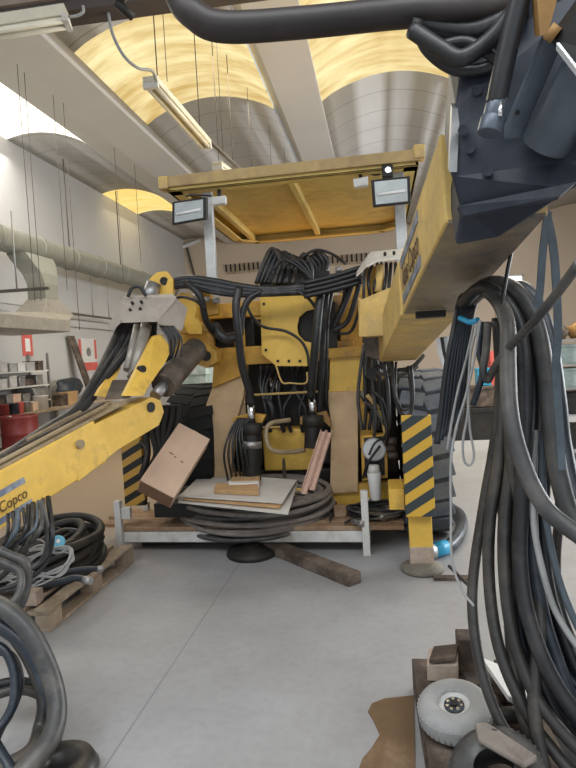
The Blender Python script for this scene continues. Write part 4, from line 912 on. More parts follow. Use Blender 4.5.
# flattened cardboard on the coil
def sheet(pts, th, m, label, name='cardboard_sheet', grp='cardboard sheets on the coil'):
    bm = new(); n_ = 6
    prism(bm, pts, (0, 0, th)); return tag(obj(name, bm, m, None, .0015), label, 'cardboard', grp)
zs = .475
sheet([onZ(178, 503, zs), onZ(205, 476, zs), onZ(298, 484, zs), onZ(288, 515, zs)], .012, 'cardgrey', 'lowest pale flattened cardboard sheet lying on the hose coil')
sheet([onZ(183, 500, zs+.02), onZ(206, 475, zs+.02), onZ(290, 482, zs+.02), onZ(280, 509, zs+.02)], .012, 'cardtan', 'middle tan flattened cardboard sheet on the hose coil')
sheet([onZ(179, 497, zs+.04), onZ(204, 473, zs+.04), onZ(297, 481, zs+.04), onZ(282, 504, zs+.04)], .01, 'cardgrey', 'topmost grey flattened cardboard sheet on the hose coil')
zt = zs+.051
bm = new(); prism(bm, [onZ(214, 494, zt), onZ(216, 487, zt), onZ(258, 488, zt), onZ(259, 496, zt)], (0, 0, .035)); tag(obj('foam_block', bm, 'cardtan', None, .006), 'flat brown strip of packing lying on the cardboard sheets', 'packing')
bm = new(); prism(bm, [onZ(231, 487, zt), onZ(233, 477, zt), onZ(260, 476, zt), onZ(260, 486, zt)], (0, 0, .05)); t_ = obj('foam_block', bm, 'cardtan', None, .006); tag(t_, 'brown folded packing with a white edge on the cardboard sheets', 'packing')
bm = new(); prism(bm, [onZ(229, 489, zt), onZ(229, 486, zt), onZ(259, 485, zt), onZ(259, 488, zt)], (0, 0, .045)); obj('white_edge', bm, 'white', t_)
# two pink-brown profiles leaning
for k, (a, b) in enumerate((((301, 494, 4.55), (321, 432, 5.02)), ((309, 490, 4.55), (327, 433, 5.02)))):
    A1 = D(*a); B1 = D(*b); d_ = B1-A1; sx_ = V((1,0,0)); sx_ = (sx_-d_*sx_.dot(d_)/d_.length_squared).normalized()*.05; sz = d_.cross(sx_).normalized()*.035
    if sz.z < 0: sz = -sz
    bm = new(); ebox(bm, A1, d_, sx_, sz*.3); ebox(bm, A1, d_, sx_*.15, sz); ebox(bm, A1+sx_*.85, d_, sx_*.15, sz)
    tag(obj('steel_channel', bm, 'pinkwood', None, .003), ('pinkish channel profile leaning on the coil nearer the cardboard sheets', 'pinkish channel profile leaning on the coil nearer the dusty leg')[k], 'profile', 'leaning profiles')
# small hose coil with fittings at the platform end
def ringcoil(name, label, cat, c, rx, ry, n_, r, m, z0=0.0, squash=.0):
    t = thing(name, label, cat, c)
    for k in range(n_):
        pts = []; ph = rnd(0, 6.28); a_ = rx-rnd(0, .05); b_ = ry-rnd(0, .05)
        for i in range(14):
            q = 2*math.pi*i/14; pts.append(V(c)+V((a_*math.cos(q)+rnd(-.01, .01), b_*math.sin(q), z0+r+k*r*1.2+.012*math.sin(2*q+ph))))
        bm = new(); tube(bm, pts, r, 8, 4, True); obj('hose_turn', bm, m if isinstance(m, str) else m[k % len(m)], t)
    return t
rc = ringcoil('hose_coil', 'small coil of thin black hoses at the platform end', 'hose coil', (-.08, 4.86, .222), .25, .19, 6, .012, ['rubber', 'rubbergrey', 'rubber'])
for k, (x, y, x2, y2) in enumerate(((352, 521, 364, 524), (372, 514, 384, 518), (380, 512, 391, 510))):
    bm = new(); a = onZ(x, y, .26); b = onZ(x2, y2, .26); cyl(bm, a, b, .02, seg=10); cyl(bm, a+(b-a)*.6, b, .026, seg=6)
    tag(obj('hose_fitting', bm, 'steel'), ('steel hose fitting lying by the wooden block on the planks', 'steel hose fitting lying just past the white post', 'steel hose fitting resting on the small coil')[k], 'fitting', 'loose fittings')
bm = new(); c = onZ(340, 516, .225); box(bm, c+V((0,0,.045)), (.1, .08, .09), Matrix.Rotation(.2, 3, 'Z')); tag(obj('wooden_block', bm, 'plank', None, .005), 'small brown wooden block on the planks by the fittings', 'wooden block')
bm = new(); tube(bm, [onZ(x, y, .25) for x, y in ((330, 520), (338, 500), (352, 496), (362, 505), (356, 516), (345, 523))], .011); tag(obj('hose_piece', bm, 'rubberdust'), 'short bent hose lying between wooden block and coil', 'hose')
bm = new(); ebox(bm, onZ(326, 512, .23), V((.04, -.1, 0)), V((.02, .008, 0)), V((0, 0, .02))); tag(obj('spanner', bm, 'steel'), 'small steel spanner beside the wooden block on the deck', 'spanner')

# timbers on the floor
a = onZ(361, 583, 0); b = onZ(293, 556, 0); d_ = (b-a); d_ = d_.normalized()*1.1; sx_ = V((-d_.y, d_.x, 0)).normalized()*.12
bm = new(); ebox(bm, a-(sx_ if sx_.x > 0 else -sx_)*0.95, d_, (sx_ if sx_.x > 0 else -sx_), V((0,0,.085))); tag(obj('timber_block', bm, 'wooddark', None, .008), 'dark squared timber on the floor poking out under the platform', 'timber')
bm = new(); c = onZ(240, 574, 0); lathe(bm, c+V((0, .42, 0)), (0,0,1), [(0,0),(.2,0),(.21,.02),(.2,.05),(.08,.06),(.06,.085),(0,.085)], 28); tag(obj('jack_plate', bm, 'black'), 'round black plate lying on the floor under the platform', 'plate')
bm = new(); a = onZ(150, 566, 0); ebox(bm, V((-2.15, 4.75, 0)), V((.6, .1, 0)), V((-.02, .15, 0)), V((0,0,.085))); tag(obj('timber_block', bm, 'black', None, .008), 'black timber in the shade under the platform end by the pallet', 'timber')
bm = new(); a = onZ(452, 581, 0); span(bm, a.x-.12, a.x+.12, a.y+.0, a.y+.06, 0, .02); tag(obj('flat_bar', bm, 'wooddark'), 'short flat bar on the floor beside the jack foot', 'bar')
# blue coupling and hose behind the tyre
bm = new(); tube(bm, [onZ(428, 552, .06), onZ(438, 549, .06), onZ(450, 545, .06), onZ(461, 530, .06), onZ(460, 515, .06), onZ(446, 505, .06), onZ(440, 500, .1)], .05, 10); hz = tag(obj('suction_hose', bm, 'bluehose'), 'thick dark hose curving on the floor beside the big tyre', 'hose')
bm = new(); cyl(bm, onZ(433, 551, .06), onZ(446, 547, .06), .056, seg=16); obj('blue_coupling', bm, 'blue', hz)
bm = new(); cyl(bm, onZ(425, 553, .06), onZ(433, 551, .06), .062, seg=16); obj('steel_clamp', bm, 'steel', hz)

# ------------------------------------------------------------------ pallet and hose pile near the left boom
def pallet(name, label, c, sx, sy, rz, m='wood', h=.144):
    t = thing(name, label, 'pallet', c); R = Matrix.Rotation(rz, 3, 'Z'); C = V(c)
    def bx_(nm, lx, ly, lz, s, mm_=m): bm = new(); box(bm, C+R@V((lx, ly, lz)), s, R); obj(nm, bm, mm_, t, .004)
    for k in range(3): bx_('runner', (k-1)*(sx/2-.05), 0, .011, (.1, sy, .022))
    for i in (-1, 0, 1):
        for j in (-1, 0, 1): bx_('block', i*(sx/2-.05), j*(sy/2-.07), .022+.039, (.1, .14, .078))
    for j in (-1, 0, 1): bx_('stringer', 0, j*(sy/2-.07), .111, (sx, .14, .022))
    n_ = 5
    for i in range(n_): bx_('deck_board', -sx/2+.05+(sx-.1)*i/(n_-1), 0, .133, (.1 if i in (0, 2, 4) else .12, sy, .022))
    return t
pc = V((-2.46, 3.78, 0)); pallet('wooden_pallet', 'worn wooden pallet loaded with dark hoses beside the yellow boom', pc, .8, 1.2, -.01)
PT = .146
for k in range(15):      # black hose pile
    t_ = None
    pts = []; rx = .34-.11*(k % 3)-rnd(0, .05); ry = .52-.14*(k % 3)-rnd(0, .05); ph = rnd(0, 6.28); lay = k//3
    for i in range(16):
        q = 2*math.pi*i/16; pts.append(V((pc.x-.0+rx*math.cos(q), pc.y+.05+ry*math.sin(q), PT+.035+lay*.05+.025*math.sin(2*q+ph)+rnd(-.006, .006)+.0)))
    if k == 0: HP = thing('hose_coil', 'heap of thick black hoses piled on the wooden pallet', 'hose coil', (pc.x, pc.y, PT))
    bm = new(); tube(bm, pts, .033, 8, 4, True); obj('hose_turn', bm, ['rubber', 'black', 'black'][(k//3) % 3], HP)
bm = new(); tube(bm, [D(52, 574, 3.7), D(70, 571, 3.75), D(85, 569, 3.8), D(101, 569, 3.85)], .018); hz = tag(obj('hose_piece', bm, 'bluehose'), 'dark hose end with steel tip lying over the hose heap', 'hose')
bm = new(); cyl(bm, D(97, 569, 3.84), D(103, 569, 3.86), .021); obj('steel_tip', bm, 'steel', hz)
bm = new(); tube(bm, [D(30, 584, 3.5), D(55, 583, 3.6), D(75, 578, 3.65), D(90, 581, 3.6)], .022); hz = tag(obj('hose_piece', bm, 'bluehose'), 'blue black hose end resting near the pallet corner', 'hose')
bm = new(); cyl(bm, D(84, 580, 3.62), D(91, 581, 3.6), .025); obj('steel_tip', bm, 'steel', hz)
# grey thin cable coil with blue cap
CC = thing('cable_coil', 'loose coil of thin pale blue grey cable on the hose heap', 'cable coil', D(55, 560, 3.6))
for k in range(10):
    a1, a2, a3 = rnd(-5, 5), rnd(-6, 6), rnd(-5, 7)
    bm = new(); tube(bm, [D(-12, 586+a1, 3.3), D(14, 574-k*2+a2, 3.36), D(38, 560-k*2+a1, 3.42), D(58+a2*.5, 549+a3, 3.48), D(70+a1*.4, 550+a2*.6, 3.48), D(71+a2*.4, 560+a1*.7, 3.42), D(56+a3*.5, 572+a3, 3.36), D(30, 580+a2*1.3, 3.33), D(6, 583+a1*1.6, 3.3)], .0052, 6, 5); obj('cable_turn', bm, 'cable', CC)
t_ = thing('drum_cap', 'round pale blue cap lying on the cable coil', 'cap', D(58, 541, 3.5))
c = D(58, 542, 3.5); ax_ = (V((0,0,H))-c).normalized()+V((0,0,.3)); bm = new(); lathe(bm, c, ax_, [(0,-.02),(.038,-.02),(.042,0),(.038,.012),(.03,.016),(0,.016)], 20); obj('cap_body', bm, 'bluepale', t_)
bm = new(); lathe(bm, c, ax_, [(.012,.016),(.012,.022),(0,.022)], 12); obj('cap_knob', bm, 'white', t_)
bm = new(); c = onZ(32, 630, .0); box(bm, V((-2.22, 3.25, PT+.045)), (.1, .09, .09), Matrix.Rotation(.1, 3, 'Z')); tag(obj('wooden_block', bm, 'woodpale', None, .005), 'pale wooden block at the pallet corner beside the hoses', 'wooden block')
# hoses draped from the boom to the floor by the pallet
LG = 'hoses draped below the near end of the boom'; LL = 'grey hose draped below the lettered boom onto the pallet'
for k in range(9):
    x = 3+k*5.0; e = rnd(-1, 1); f_ = rnd(-1, 1)
    pts = [(x+5, 515-x*.42, 2.98+.02*k), (x+6+e*4, 530+f_*5, 2.95+.05*e), (x-2+e*9, 547+f_*11, 2.98+.06*f_), (x-16+f_*14, 562+e*13, 3.0), (x-42+e*10, 575+f_*16, 2.95), (x-90, 585+e*16, 2.9)]
    bm = new(); tube(bm, [D(*p) for p in pts], .008+.003*(k % 3), 8, 6); tag(obj('hydraulic_hose', bm, ['rubber', 'rubberdust', 'strap', 'rubbergrey'][k % 4]), LL.replace('grey ', ''), 'hose', LG)
for pts, r, lab in (([(40, 500, 3.0), (46, 522, 3.0), (48, 545, 3.0), (40, 562, 3.0), (20, 570, 2.95), (-20, 560, 2.9)], .015, 'dark hose hanging in a loop nearest the blue cap'),
                    ([(-10, 545, 2.8), (8, 555, 2.8), (24, 562, 2.8), (27, 580, 2.8), (20, 605, 2.75), (4, 622, 2.7), (-20, 630, 2.65)], .024, 'thick grey hose curving down over the pallet edge'),
                    ([(-10, 558, 2.75), (10, 566, 2.75), (21, 575, 2.75), (18, 596, 2.7), (0, 612, 2.65), (-20, 618, 2.65)], .02, 'grey hose curving inside the thicker one at the pallet edge')):
    bm = new(); tube(bm, [D(*p) for p in pts], r, 10, 7); tag(obj('hydraulic_hose', bm, 'rubbergrey'), lab, 'hose', LG)
# big loops at the lower corner of the picture
NG = 'thick hose loops on the near floor'
for pts, r, m_, lab in (([(-30, 600, 2.5), (0, 606, 2.48), (28, 630, 2.45), (48, 668, 2.42), (57, 705, 2.36), (52, 735, 2.28), (34, 760, 2.2), (6, 790, 2.12)], .04, 'rubbergrey', 'thickest grey hose arching over the near floor'),
                    ([(-30, 612, 2.52), (5, 628, 2.5), (30, 650, 2.46), (47, 685, 2.42), (55, 715, 2.4), (52, 745, 2.36), (44, 770, 2.3)], .034, 'bluehose', 'blue black hose running just inside the thickest hose'),
                    ([(-40, 620, 2.6), (0, 622, 2.55), (18, 640, 2.5), (34, 668, 2.5), (44, 700, 2.46), (40, 728, 2.42), (30, 752, 2.3), (-6, 772, 2.2)], .03, 'rubberdust', 'dark dusty hose forming the inner loop on the near floor'),
                    ([(-20, 640, 2.5), (4, 650, 2.5), (14, 672, 2.48), (14, 700, 2.44), (4, 722, 2.4), (-15, 740, 2.35)], .02, 'bluehose', 'thin blue black hose loop inside the thick hose loops'),
                    ([(-20, 648, 2.55), (10, 655, 2.55), (20, 680, 2.5), (14, 705, 2.46), (0, 730, 2.4), (-12, 760, 2.3)], .018, 'rubber', 'thin black hose crossing inside the thick loops'),
                    ([(-20, 690, 2.6), (10, 682, 2.6), (36, 684, 2.62), (50, 692, 2.6)], .02, 'rubber', 'upper of the two black hoses crossing behind the loops'),
                    ([(-20, 700, 2.55), (14, 690, 2.58), (38, 694, 2.58), (52, 712, 2.55)], .022, 'rubberdust', 'lower dusty hose crossing behind the loops'),
                    ([(-10, 735, 2.3), (0, 752, 2.25), (12, 772, 2.2)], .022, 'bluehose', 'short blue black hose at the very corner of the floor')):
    bm = new()
    P3 = [D(*p) for p in pts]; P3 = [V((p.x, p.y, max(p.z, r))) for p in P3]
    tube(bm, P3, r, 12, 8); tag(obj('hydraulic_hose', bm, m_), lab, 'hose', NG)
c = onZ(56, 790, .0)
bm = new(); lathe(bm, c+V((0, .03, 0)), (0,0,1), [(.05, .02), (.09, 0), (.13, .01), (.15, .05), (.13, .09), (.09, .1), (.05, .08), (.05, .02)], 32); tag(obj('rubber_roller', bm, 'rubberdust'), 'round dark rubber ring standing at the bottom edge by the hoses', 'rubber ring')

# ------------------------------------------------------------------ hanging hose bundle, near right
HG = 'hydraulic hoses hanging under the boom'
HL = 'long black hydraulic hose hanging in the bundle under the boom'
top = lambda k: [(452-2*k, 330+k*2, 2.35), (456, 308, 2.3), (466+k, 292-k*.6, 2.2), (486+k*2, 285-k*.3, 2.1)]
hang = [
 # thick ones
 ([(464, 300, 2.35), (480, 290, 2.2), (496, 298, 2.05), (507, 322, 1.92), (508, 360, 1.87), (510, 410, 1.8), (519, 452, 1.76), (537, 495, 1.72), (562, 523, 1.68), (610, 545, 1.6)], .027, 'rubbergrey', 'thick grey hose sweeping out of the bundle past the strap slings'),
 ([(470, 300, 2.3), (492, 284, 2.15), (516, 292, 2.05), (536, 325, 2.0), (546, 380, 1.95), (552, 430, 1.9), (560, 480, 1.85), (575, 520, 1.8), (620, 560, 1.7)], .031, 'rubbergrey', 'thickest grey hose hanging outermost in the bundle'),
 ([(500, 300, 2.3), (520, 288, 2.2), (538, 308, 2.15), (550, 345, 2.1), (558, 400, 2.05), (564, 450, 2.0), (580, 505, 1.9), (630, 540, 1.8)], .03, 'bluehose', 'blue black hose along the strap slings'),
 ([(462, 305, 2.3), (480, 288, 2.15), (500, 296, 2.05), (520, 330, 2.0), (526, 400, 1.95), (523, 480, 1.95), (520, 560, 1.95), (532, 630, 1.9), (566, 700, 1.85), (620, 745, 1.8)], .026, 'rubber', HL),
 ([(466, 300, 2.35), (486, 284, 2.2), (508, 292, 2.1), (530, 335, 2.05), (534, 400, 2.0), (530, 480, 2.0), (534, 560, 1.98), (550, 640, 1.95), (590, 720, 1.9)], .024, 'bluehose', HL),
 # long loops
 ([(497, 318, 2.1), (500, 380, 2.1), (495, 440, 2.1), (483, 510, 2.1), (473, 580, 2.1), (474, 630, 2.06), (484, 680, 2.0), (505, 730, 1.95), (540, 765, 1.9), (600, 800, 1.8)], .019, 'rubberdust', 'dusty hose forming the outermost loop by the two wheels'),
 ([(502, 318, 2.1), (504, 390, 2.08), (500, 450, 2.05), (490, 520, 2.05), (489, 580, 2.05), (497, 640, 2.0), (515, 690, 1.95), (545, 740, 1.9), (600, 790, 1.8)], .021, 'rubberdust', 'dusty hose forming the second loop above the wheels'),
 ([(508, 320, 2.05), (512, 390, 2.05), (511, 460, 2.02), (504, 530, 2.0), (507, 600, 1.98), (520, 660, 1.94), (548, 715, 1.88), (600, 760, 1.8)], .022, 'rubberdust', HL),
 ([(512, 320, 2.1), (518, 400, 2.08), (516, 480, 2.06), (510, 560, 2.05), (512, 640, 2.0), (522, 710, 1.95), (548, 775, 1.9), (590, 820, 1.85)], .024, 'rubberdust', HL),
 ([(516, 320, 2.1), (524, 400, 2.08), (524, 480, 2.05), (522, 560, 2.02), (528, 620, 2.0), (545, 690, 1.95), (580, 750, 1.9), (630, 800, 1.8)], .02, 'rubber', HL),
 ([(522, 330, 2.15), (530, 420, 2.12), (530, 500, 2.1), (537, 580, 2.08), (548, 640, 2.05), (575, 705, 2.0), (630, 760, 1.9)], .019, 'bluehose', HL),
 ([(530, 340, 2.1), (538, 420, 2.1), (541, 500, 2.08), (546, 570, 2.05), (560, 625, 2.0), (590, 680, 1.95)], .021, 'rubber', HL),
 ([(540, 350, 2.2), (545, 430, 2.2), (545, 520, 2.15), (548, 590, 2.1), (562, 660, 2.05), (600, 720, 2.0)], .018, 'rubber', HL),
 ([(548, 345, 2.2), (556, 420, 2.2), (560, 500, 2.2), (556, 560, 2.2), (560, 620, 2.15), (585, 690, 2.1)], .018, 'rubberdust', HL),
 ([(509, 420, 2.0), (514, 480, 2.0), (530, 560, 2.0), (540, 620, 1.95), (534, 700, 1.9), (545, 770, 1.85), (570, 830, 1.8)], .022, 'rubberdust', HL),
 ([(536, 430, 1.95), (532, 500, 1.95), (540, 560, 1.92), (560, 620, 1.9), (600, 660, 1.85)], .011, 'cable', 'thin pale cable hanging inside the hose bundle'),
 ([(541, 430, 1.95), (546, 520, 1.95), (566, 600, 1.92), (600, 650, 1.88)], .012, 'strap', 'thin blue grey cable hanging inside the hose bundle'),
]
for k in range(7):
    x = 498+k*8.5
    hang.append(([(x, 345, 2.18), (x+4, 420, 2.15), (x+rnd(-4, 6), 500, 2.12), (x+4+rnd(-6, 6), 575, 2.08), (x+16+k, 640+rnd(-10, 10), 2.02), (x+48+k*2, 705+rnd(-10, 10), 1.95), (x+100, 745, 1.9)], .016+.003*(k % 3), ['rubber', 'bluehose', 'rubberdust'][k % 3], HL))
for pts, r, m_, lab in hang:
    lx, ly, ld = pts[-1]
    if lx >= 575:                      # the loop turns up again and runs back to the boom
        kx = rnd(-12, 25); pts = pts+[(max(lx, 600)+55+kx, ly-50, ld-.05), (690+kx, ly-210, ld-.1), (690+kx, 330, 1.55), (665+kx, 215, 1.45)]
    bm = new(); P3 = [D(*p) for p in pts]; P3 = [V((p.x, p.y, max(p.z, r))) for p in P3]
    tube(bm, P3, r, 10, 7); tag(obj('hydraulic_hose', bm, m_), lab, 'hose', HG)
# dark flat bunch hanging from the boom edge
for k in range(7):
    x = 470-k*2.5
    bm = new(); tube(bm, [D(*p) for p in ((x+14-k, 290+k, 2.35), (x+4, 305, 2.3), (x-2, 335, 2.28), (x-5-k*.6, 370, 2.28), (x-9-k, 405+k*3, 2.3), (x-12-k, 420+k*4, 2.3))], .014, 8, 6)
    tag(obj('hydraulic_hose', bm, ['rubber', 'bluehose'][k % 2]), 'black hose hanging with open end from the boom edge', 'hose', 'short hoses hanging from the boom edge')
# binding of blue tape at the bundle top
bm = new(); tube(bm, [D(460, 318, 2.22), D(470, 322, 2.16), D(478, 320, 2.12)], .011); tag(obj('tape_binding', bm, 'blue'), 'blue tape tied round the top of the hanging hoses', 'tape')
# pale thin cables
CG = 'pale cables hanging beside the hose bundle'
for pts, r, m_, lab in (([(480, 320, 2.0), (474, 360, 2.0), (466, 395, 2.0), (457, 425, 2.0), (451, 460, 2.0), (451, 510, 2.0), (452, 560, 2.0), (462, 590, 1.98), (474, 606, 1.95)], .0045, 'cable', 'thin pale cable hanging from the bundle down to the floor'),
                     ([(478, 322, 2.05), (470, 360, 2.05), (468, 410, 2.05), (463, 440, 2.05), (464, 460, 2.05), (470, 465, 2.05), (474, 455, 2.05), (470, 430, 2.05), (468, 400, 2.05)], .0045, 'cable', 'thin pale cable ending in a small loop above the floor'),
                     ([(488, 322, 2.05), (486, 350, 2.05), (483, 372, 2.05), (488, 380, 2.05), (492, 372, 2.02), (505, 352, 1.9), (530, 326, 1.7), (552, 300, 1.55), (580, 262, 1.4)], .014, 'rubbergrey', 'grey cable rising across the hose bundle towards the strap slings'),
                     ([(474, 325, 2.1), (466, 360, 2.1), (458, 390, 2.1), (452, 420, 2.1), (447, 450, 2.1)], .0045, 'cable', 'thin pale cable among the short black hoses'),
                     ([(483, 322, 2.1), (479, 350, 2.1), (483, 370, 2.08), (478, 390, 2.08), (473, 405, 2.1)], .012, 'bluehose', 'dark cable twisting beside the pale cables'),
                     ([(516, 235, 2.0), (510, 258, 2.0), (505, 285, 1.98), (501, 312, 1.95)], .007, 'rubber', 'thin black rope tying the hoses to the boom'),
                     ([(449, 566, 2.8), (458, 575, 2.7), (466, 583, 2.6), (474, 590, 2.5)], .008, 'rubber', 'thin black cable on the floor near the jack foot')):
    bm = new(); tube(bm, [D(*p) for p in pts], r, 8, 7); tag(obj('hanging_cable', bm, m_), lab, 'cable', CG)
# strap slings
SG = 'strap slings looped over the boom'
for pts, lab, w_ in (([(548, 212, 1.7), (543, 250, 1.72), (540, 290, 1.74), (537, 308, 1.75)], 'shorter blue grey strap sling hanging behind the boom', .024),
                 ([(546, 212, 1.7), (553, 245, 1.72), (556, 280, 1.74), (558, 330, 1.76), (556, 370, 1.78), (559, 420, 1.8), (562, 470, 1.8)], 'longer blue grey strap sling hanging down past the grey totes', .026)):
    bm = new(); ribbon(bm, [D(*p) for p in pts], (1, .3, 0), w_, .004); tag(obj('strap_sling', bm, 'strap'), lab, 'strap', SG)

# ------------------------------------------------------------------ low crate with wheels, lower right
CRT = pallet('wooden_pallet', 'dark low pallet holding two wheels below the hose bundle', V((.52, 2.33, 0)), .85, .8, .03, 'wooddark', .144)
def small_wheel(c, ax, r, w, label, m='tyregrey', hub=True):
    t = thing('cart_wheel', label, 'wheel', c, 'loose cart wheels'); c = V(c); ax = V(ax).normalized()
    bm = new(); lathe(bm, c-ax*w/2, ax, [(r*.42, .1*w), (r*.5, 0), (r*.75, -.06*w), (r*.93, .1*w), (r, .3*w), (r, .7*w), (r*.93, .9*w), (r*.75, 1.06*w), (r*.5, w), (r*.42, .9*w)], 44)
    u_, w_ = frame(ax)
    for i in range(40):
        q = 2*math.pi*i/40; d_ = u_*math.cos(q)+w_*math.sin(q); R = Matrix((d_, ax, d_.cross(ax))).transposed()
        box(bm, c+d_*(r-.002), (.006, w*.5, .010), R)
    obj('tyre', bm, m, t)
    if hub:
        bm = new(); lathe(bm, c-ax*w/2, ax, [(0, .45*w), (r*.3, .45*w), (r*.42, .2*w), (r*.44, .1*w), (r*.44, .9*w), (r*.42, .8*w), (r*.36, .72*w), (0, .72*w)], 30); obj('rim', bm, 'whitepaint', t)
        h = bpy.data.objects.new('hub', None)
        bm = new(); cyl(bm, c+ax*w*.2, c+ax*w*.32, r*.27, seg=24); hb_ = obj('hub', bm, 'bluehose', t)
        bm = new(); cyl(bm, c+ax*w*.32, c+ax*w*.4, r*.09, seg=14); obj('axle_cap', bm, 'black', hb_)
        for i in range(7):
            q = 2*math.pi*i/7; d_ = u_*math.cos(q)+w_*math.sin(q); bm = new(); cyl(bm, c+d_*r*.19+ax*w*.3, c+d_*r*.19+ax*w*.35, r*.045, seg=8); obj('wheel_nut', bm, 'chrome', hb_)
    return t
small_wheel(onZ(455, 711, .225), (-.1, -.16, 1), .138, .095, 'pale grey pneumatic wheel with blue black hub lying on the pallet')
small_wheel(onZ(497, 775, .24), (-.35, -.35, 1), .15, .1, 'dark hollow tyre lying nearest below the hose loops', 'rubbergrey', False)
def block3(o, a, b, h, m, label, name='wood_offcut'): bm = new(); ebox(bm, o, a, b, V((0,0,h))); return tag(obj(name, bm, m, None, .006), label, 'wood', 'wood offcuts on the pallet')
p0 = onZ(424, 686, .146); block3(V((.14, 2.52, .146)), V((.13, -.02, .015)), V((.02, .12, .02)), .075, 'woodpale', 'pale split wood offcut lying behind the grey wheel')
bm = new(); ebox(bm, V((.15, 2.51, .232)), V((.11, -.01, .02)), V((.03, .1, .01)), V((0,0,.02))); tag(obj('wood_offcut', bm, 'wooddark', None, .004), 'dark flat piece of wood on the pale offcut', 'wood', 'wood offcuts on the pallet')
block3(V((.285, 2.58, .146)), V((.1, 0, 0)), V((0, .11, 0)), .16, 'wooddark', 'dark upright wood offcut beside the outermost hose loop')
block3(V((.3, 2.42, .146)), V((.22, .03, 0)), V((-.01, .1, 0)), .05, 'browncyl', 'dark flat block behind the white board')
bm = new(); ebox(bm, V((.42, 2.22, .25)), V((.12, .02, -.06)), V((-.05, .28, .0)), V((0,0,.025))); tag(obj('white_board', bm, 'white', None, .004), 'white board lying on the pallet under the hose loops', 'board')
bm = new(); prism(bm, [onZ(475, 722, .33), onZ(486, 721, .33), onZ(538, 756, .36), onZ(524, 764, .34), onZ(478, 738, .33)], (0, 0, -.02)); tag(obj('scrap_plate', bm, 'scrap', None, .008), 'pale curved scrap plate resting on the dark tyre', 'scrap')
bm = new(); cyl(bm, (.36, 2.18, .22), (.5, 2.2, .22), .03); tag(obj('pipe_stub', bm, 'black'), 'short black pipe stub beside the grey wheel', 'pipe')
# brown sheet on the floor
bm = new(); pts = [(414, 696), (385, 699), (372, 704), (368, 712), (374, 722), (380, 735), (372, 748), (362, 760), (352, 790), (416, 790)]
prism(bm, [onZ(x, y, .001) for x, y in pts], (0, 0, .004)); tag(obj('cardboard_sheet', bm, 'cardbrown'), 'dirty brown cardboard sheet on the floor beside the low pallet', 'cardboard')

# ------------------------------------------------------------------ background on the right and behind the rig
t = thing('tote_rack', 'rack of grey green plastic totes behind the strap slings', 'rack', onZ(580, 468, 0))
q = onZ(566, 470, 0); X0r, Y0r = q.x, 8.2
X0r = onY(557, 420, Y0r).x
for k, z_ in enumerate((.15, .62, .98, 1.3, 1.62)):
    bm = new(); span(bm, X0r, X0r+1.6, Y0r, Y0r+.6, z_-.02, z_); obj('shelf_board', bm, 'steel', t)
for x in (X0r+.02, X0r+1.58):
    for y in (Y0r+.02, Y0r+.58):
        bm = new(); span(bm, x-.02, x+.02, y-.02, y+.02, 0, 1.64); obj('post', bm, 'steel', t)
TN = ['bottom', 'second', 'third', 'fourth']
for k, z_ in enumerate((.15, .62, .98, 1.3)):
    for j in range(2):
        hgt = (.3, .28, .26, .26)[k]; mm_ = 'black' if k < 2 else 'teal'
        carton((X0r+.25+j*.42, Y0r+.28, z_), (.36, .46, hgt), mm_, '%s tote on the %s shelf of the tote rack, %s' % ('black' if k < 2 else 'grey green', TN[k], ('beside the slings', 'second from the slings')[j]), 'totes on the rack', 'storage_tote', 0, 'tote')
for k in range(5):
    bm = blob((X0r+.15+k*.22, Y0r+.3, 1.74), (.12, .16, .11), k*3.1, 2); tag(obj('scrap_part', bm, ['browncyl', 'rust', 'wooddark', 'black', 'browncyl'][k]), '%s scrap lump on top of the tote rack' % ['dusty dark end', 'rusty orange', 'dark brown', 'black', 'far dusty'][k], 'scrap', 'scrap on the tote rack')
# far clutter between tyre and bundle
Yf = 10.5
def fbox(px, py, w_, d_, h_, m, label, z0=0.0, Y=Yf, name='storage_crate', cat='crate'):
    q = onY(px, py, Y); return carton((q.x, Y, z0), (w_, d_, h_), m, label, 'crates at the back of the hall', name, 0, cat)
fbox(497, 380, .28, .4, 1.5, 'signred', 'tall pinkish red cabinet behind the hanging cables', 0, 11.5, 'metal_cabinet', 'cabinet')
fbox(470, 400, .8, .6, .55, 'black', 'black crate on the back floor below the short hoses')
fbox(478, 385, .5, .5, .35, 'wooddark', 'dark wooden crate stacked on the black crate', .56)
fbox(430, 400, .7, .6, .9, 'browncyl', 'dusty dark crate at the back beside the big tyre', 0, 11)
fbox(522, 400, .6, .6, .8, 'black', 'black cabinet at the back behind the hose bundle', 0, 11)
fbox(455, 385, .5, .5, 1.1, 'yellowdirty', 'yellowish machine cabinet behind the pale cables', 0, 12, 'metal_cabinet', 'cabinet')
fbox(482, 360, .22, .3, .3, 'blue', 'small blue box on the dark wooden crate', .92)
for k in range(4):
    q = onZ(480+k*6, 432-k*2, 0); bm = new(); cyl(bm, q+V((-.2, 0, .12+.1*(k % 2))), q+V((.35, -.15, .1+.12*(k % 2))), .09, seg=12); tag(obj('wood_log', bm, ['woodpale', 'wooddark', 'cardtan', 'wooddark'][k]), ['pale', 'dark', 'tan', 'dark farther'][k]+' wooden log lying on the back floor by the bundle', 'log', 'logs on the back floor')
# pale hoses hanging in a fan beside the boom head
for k in range(6):
    bm = new(); tube(bm, [D(*p) for p in ((438+k*3.4, 338-k*.6, 2.9), (441+k*3, 355, 2.9), (447+k*1.6, 372, 2.9), (455, 384, 2.9))], .012, 8, 5)
    tag(obj('hose_sleeve', bm, ['white', 'rubber', 'galv'][k % 3]), ['white', 'black', 'grey'][k % 3]+' hose in the small fan under the boom end', 'hose', 'fan of hoses under the boom end')
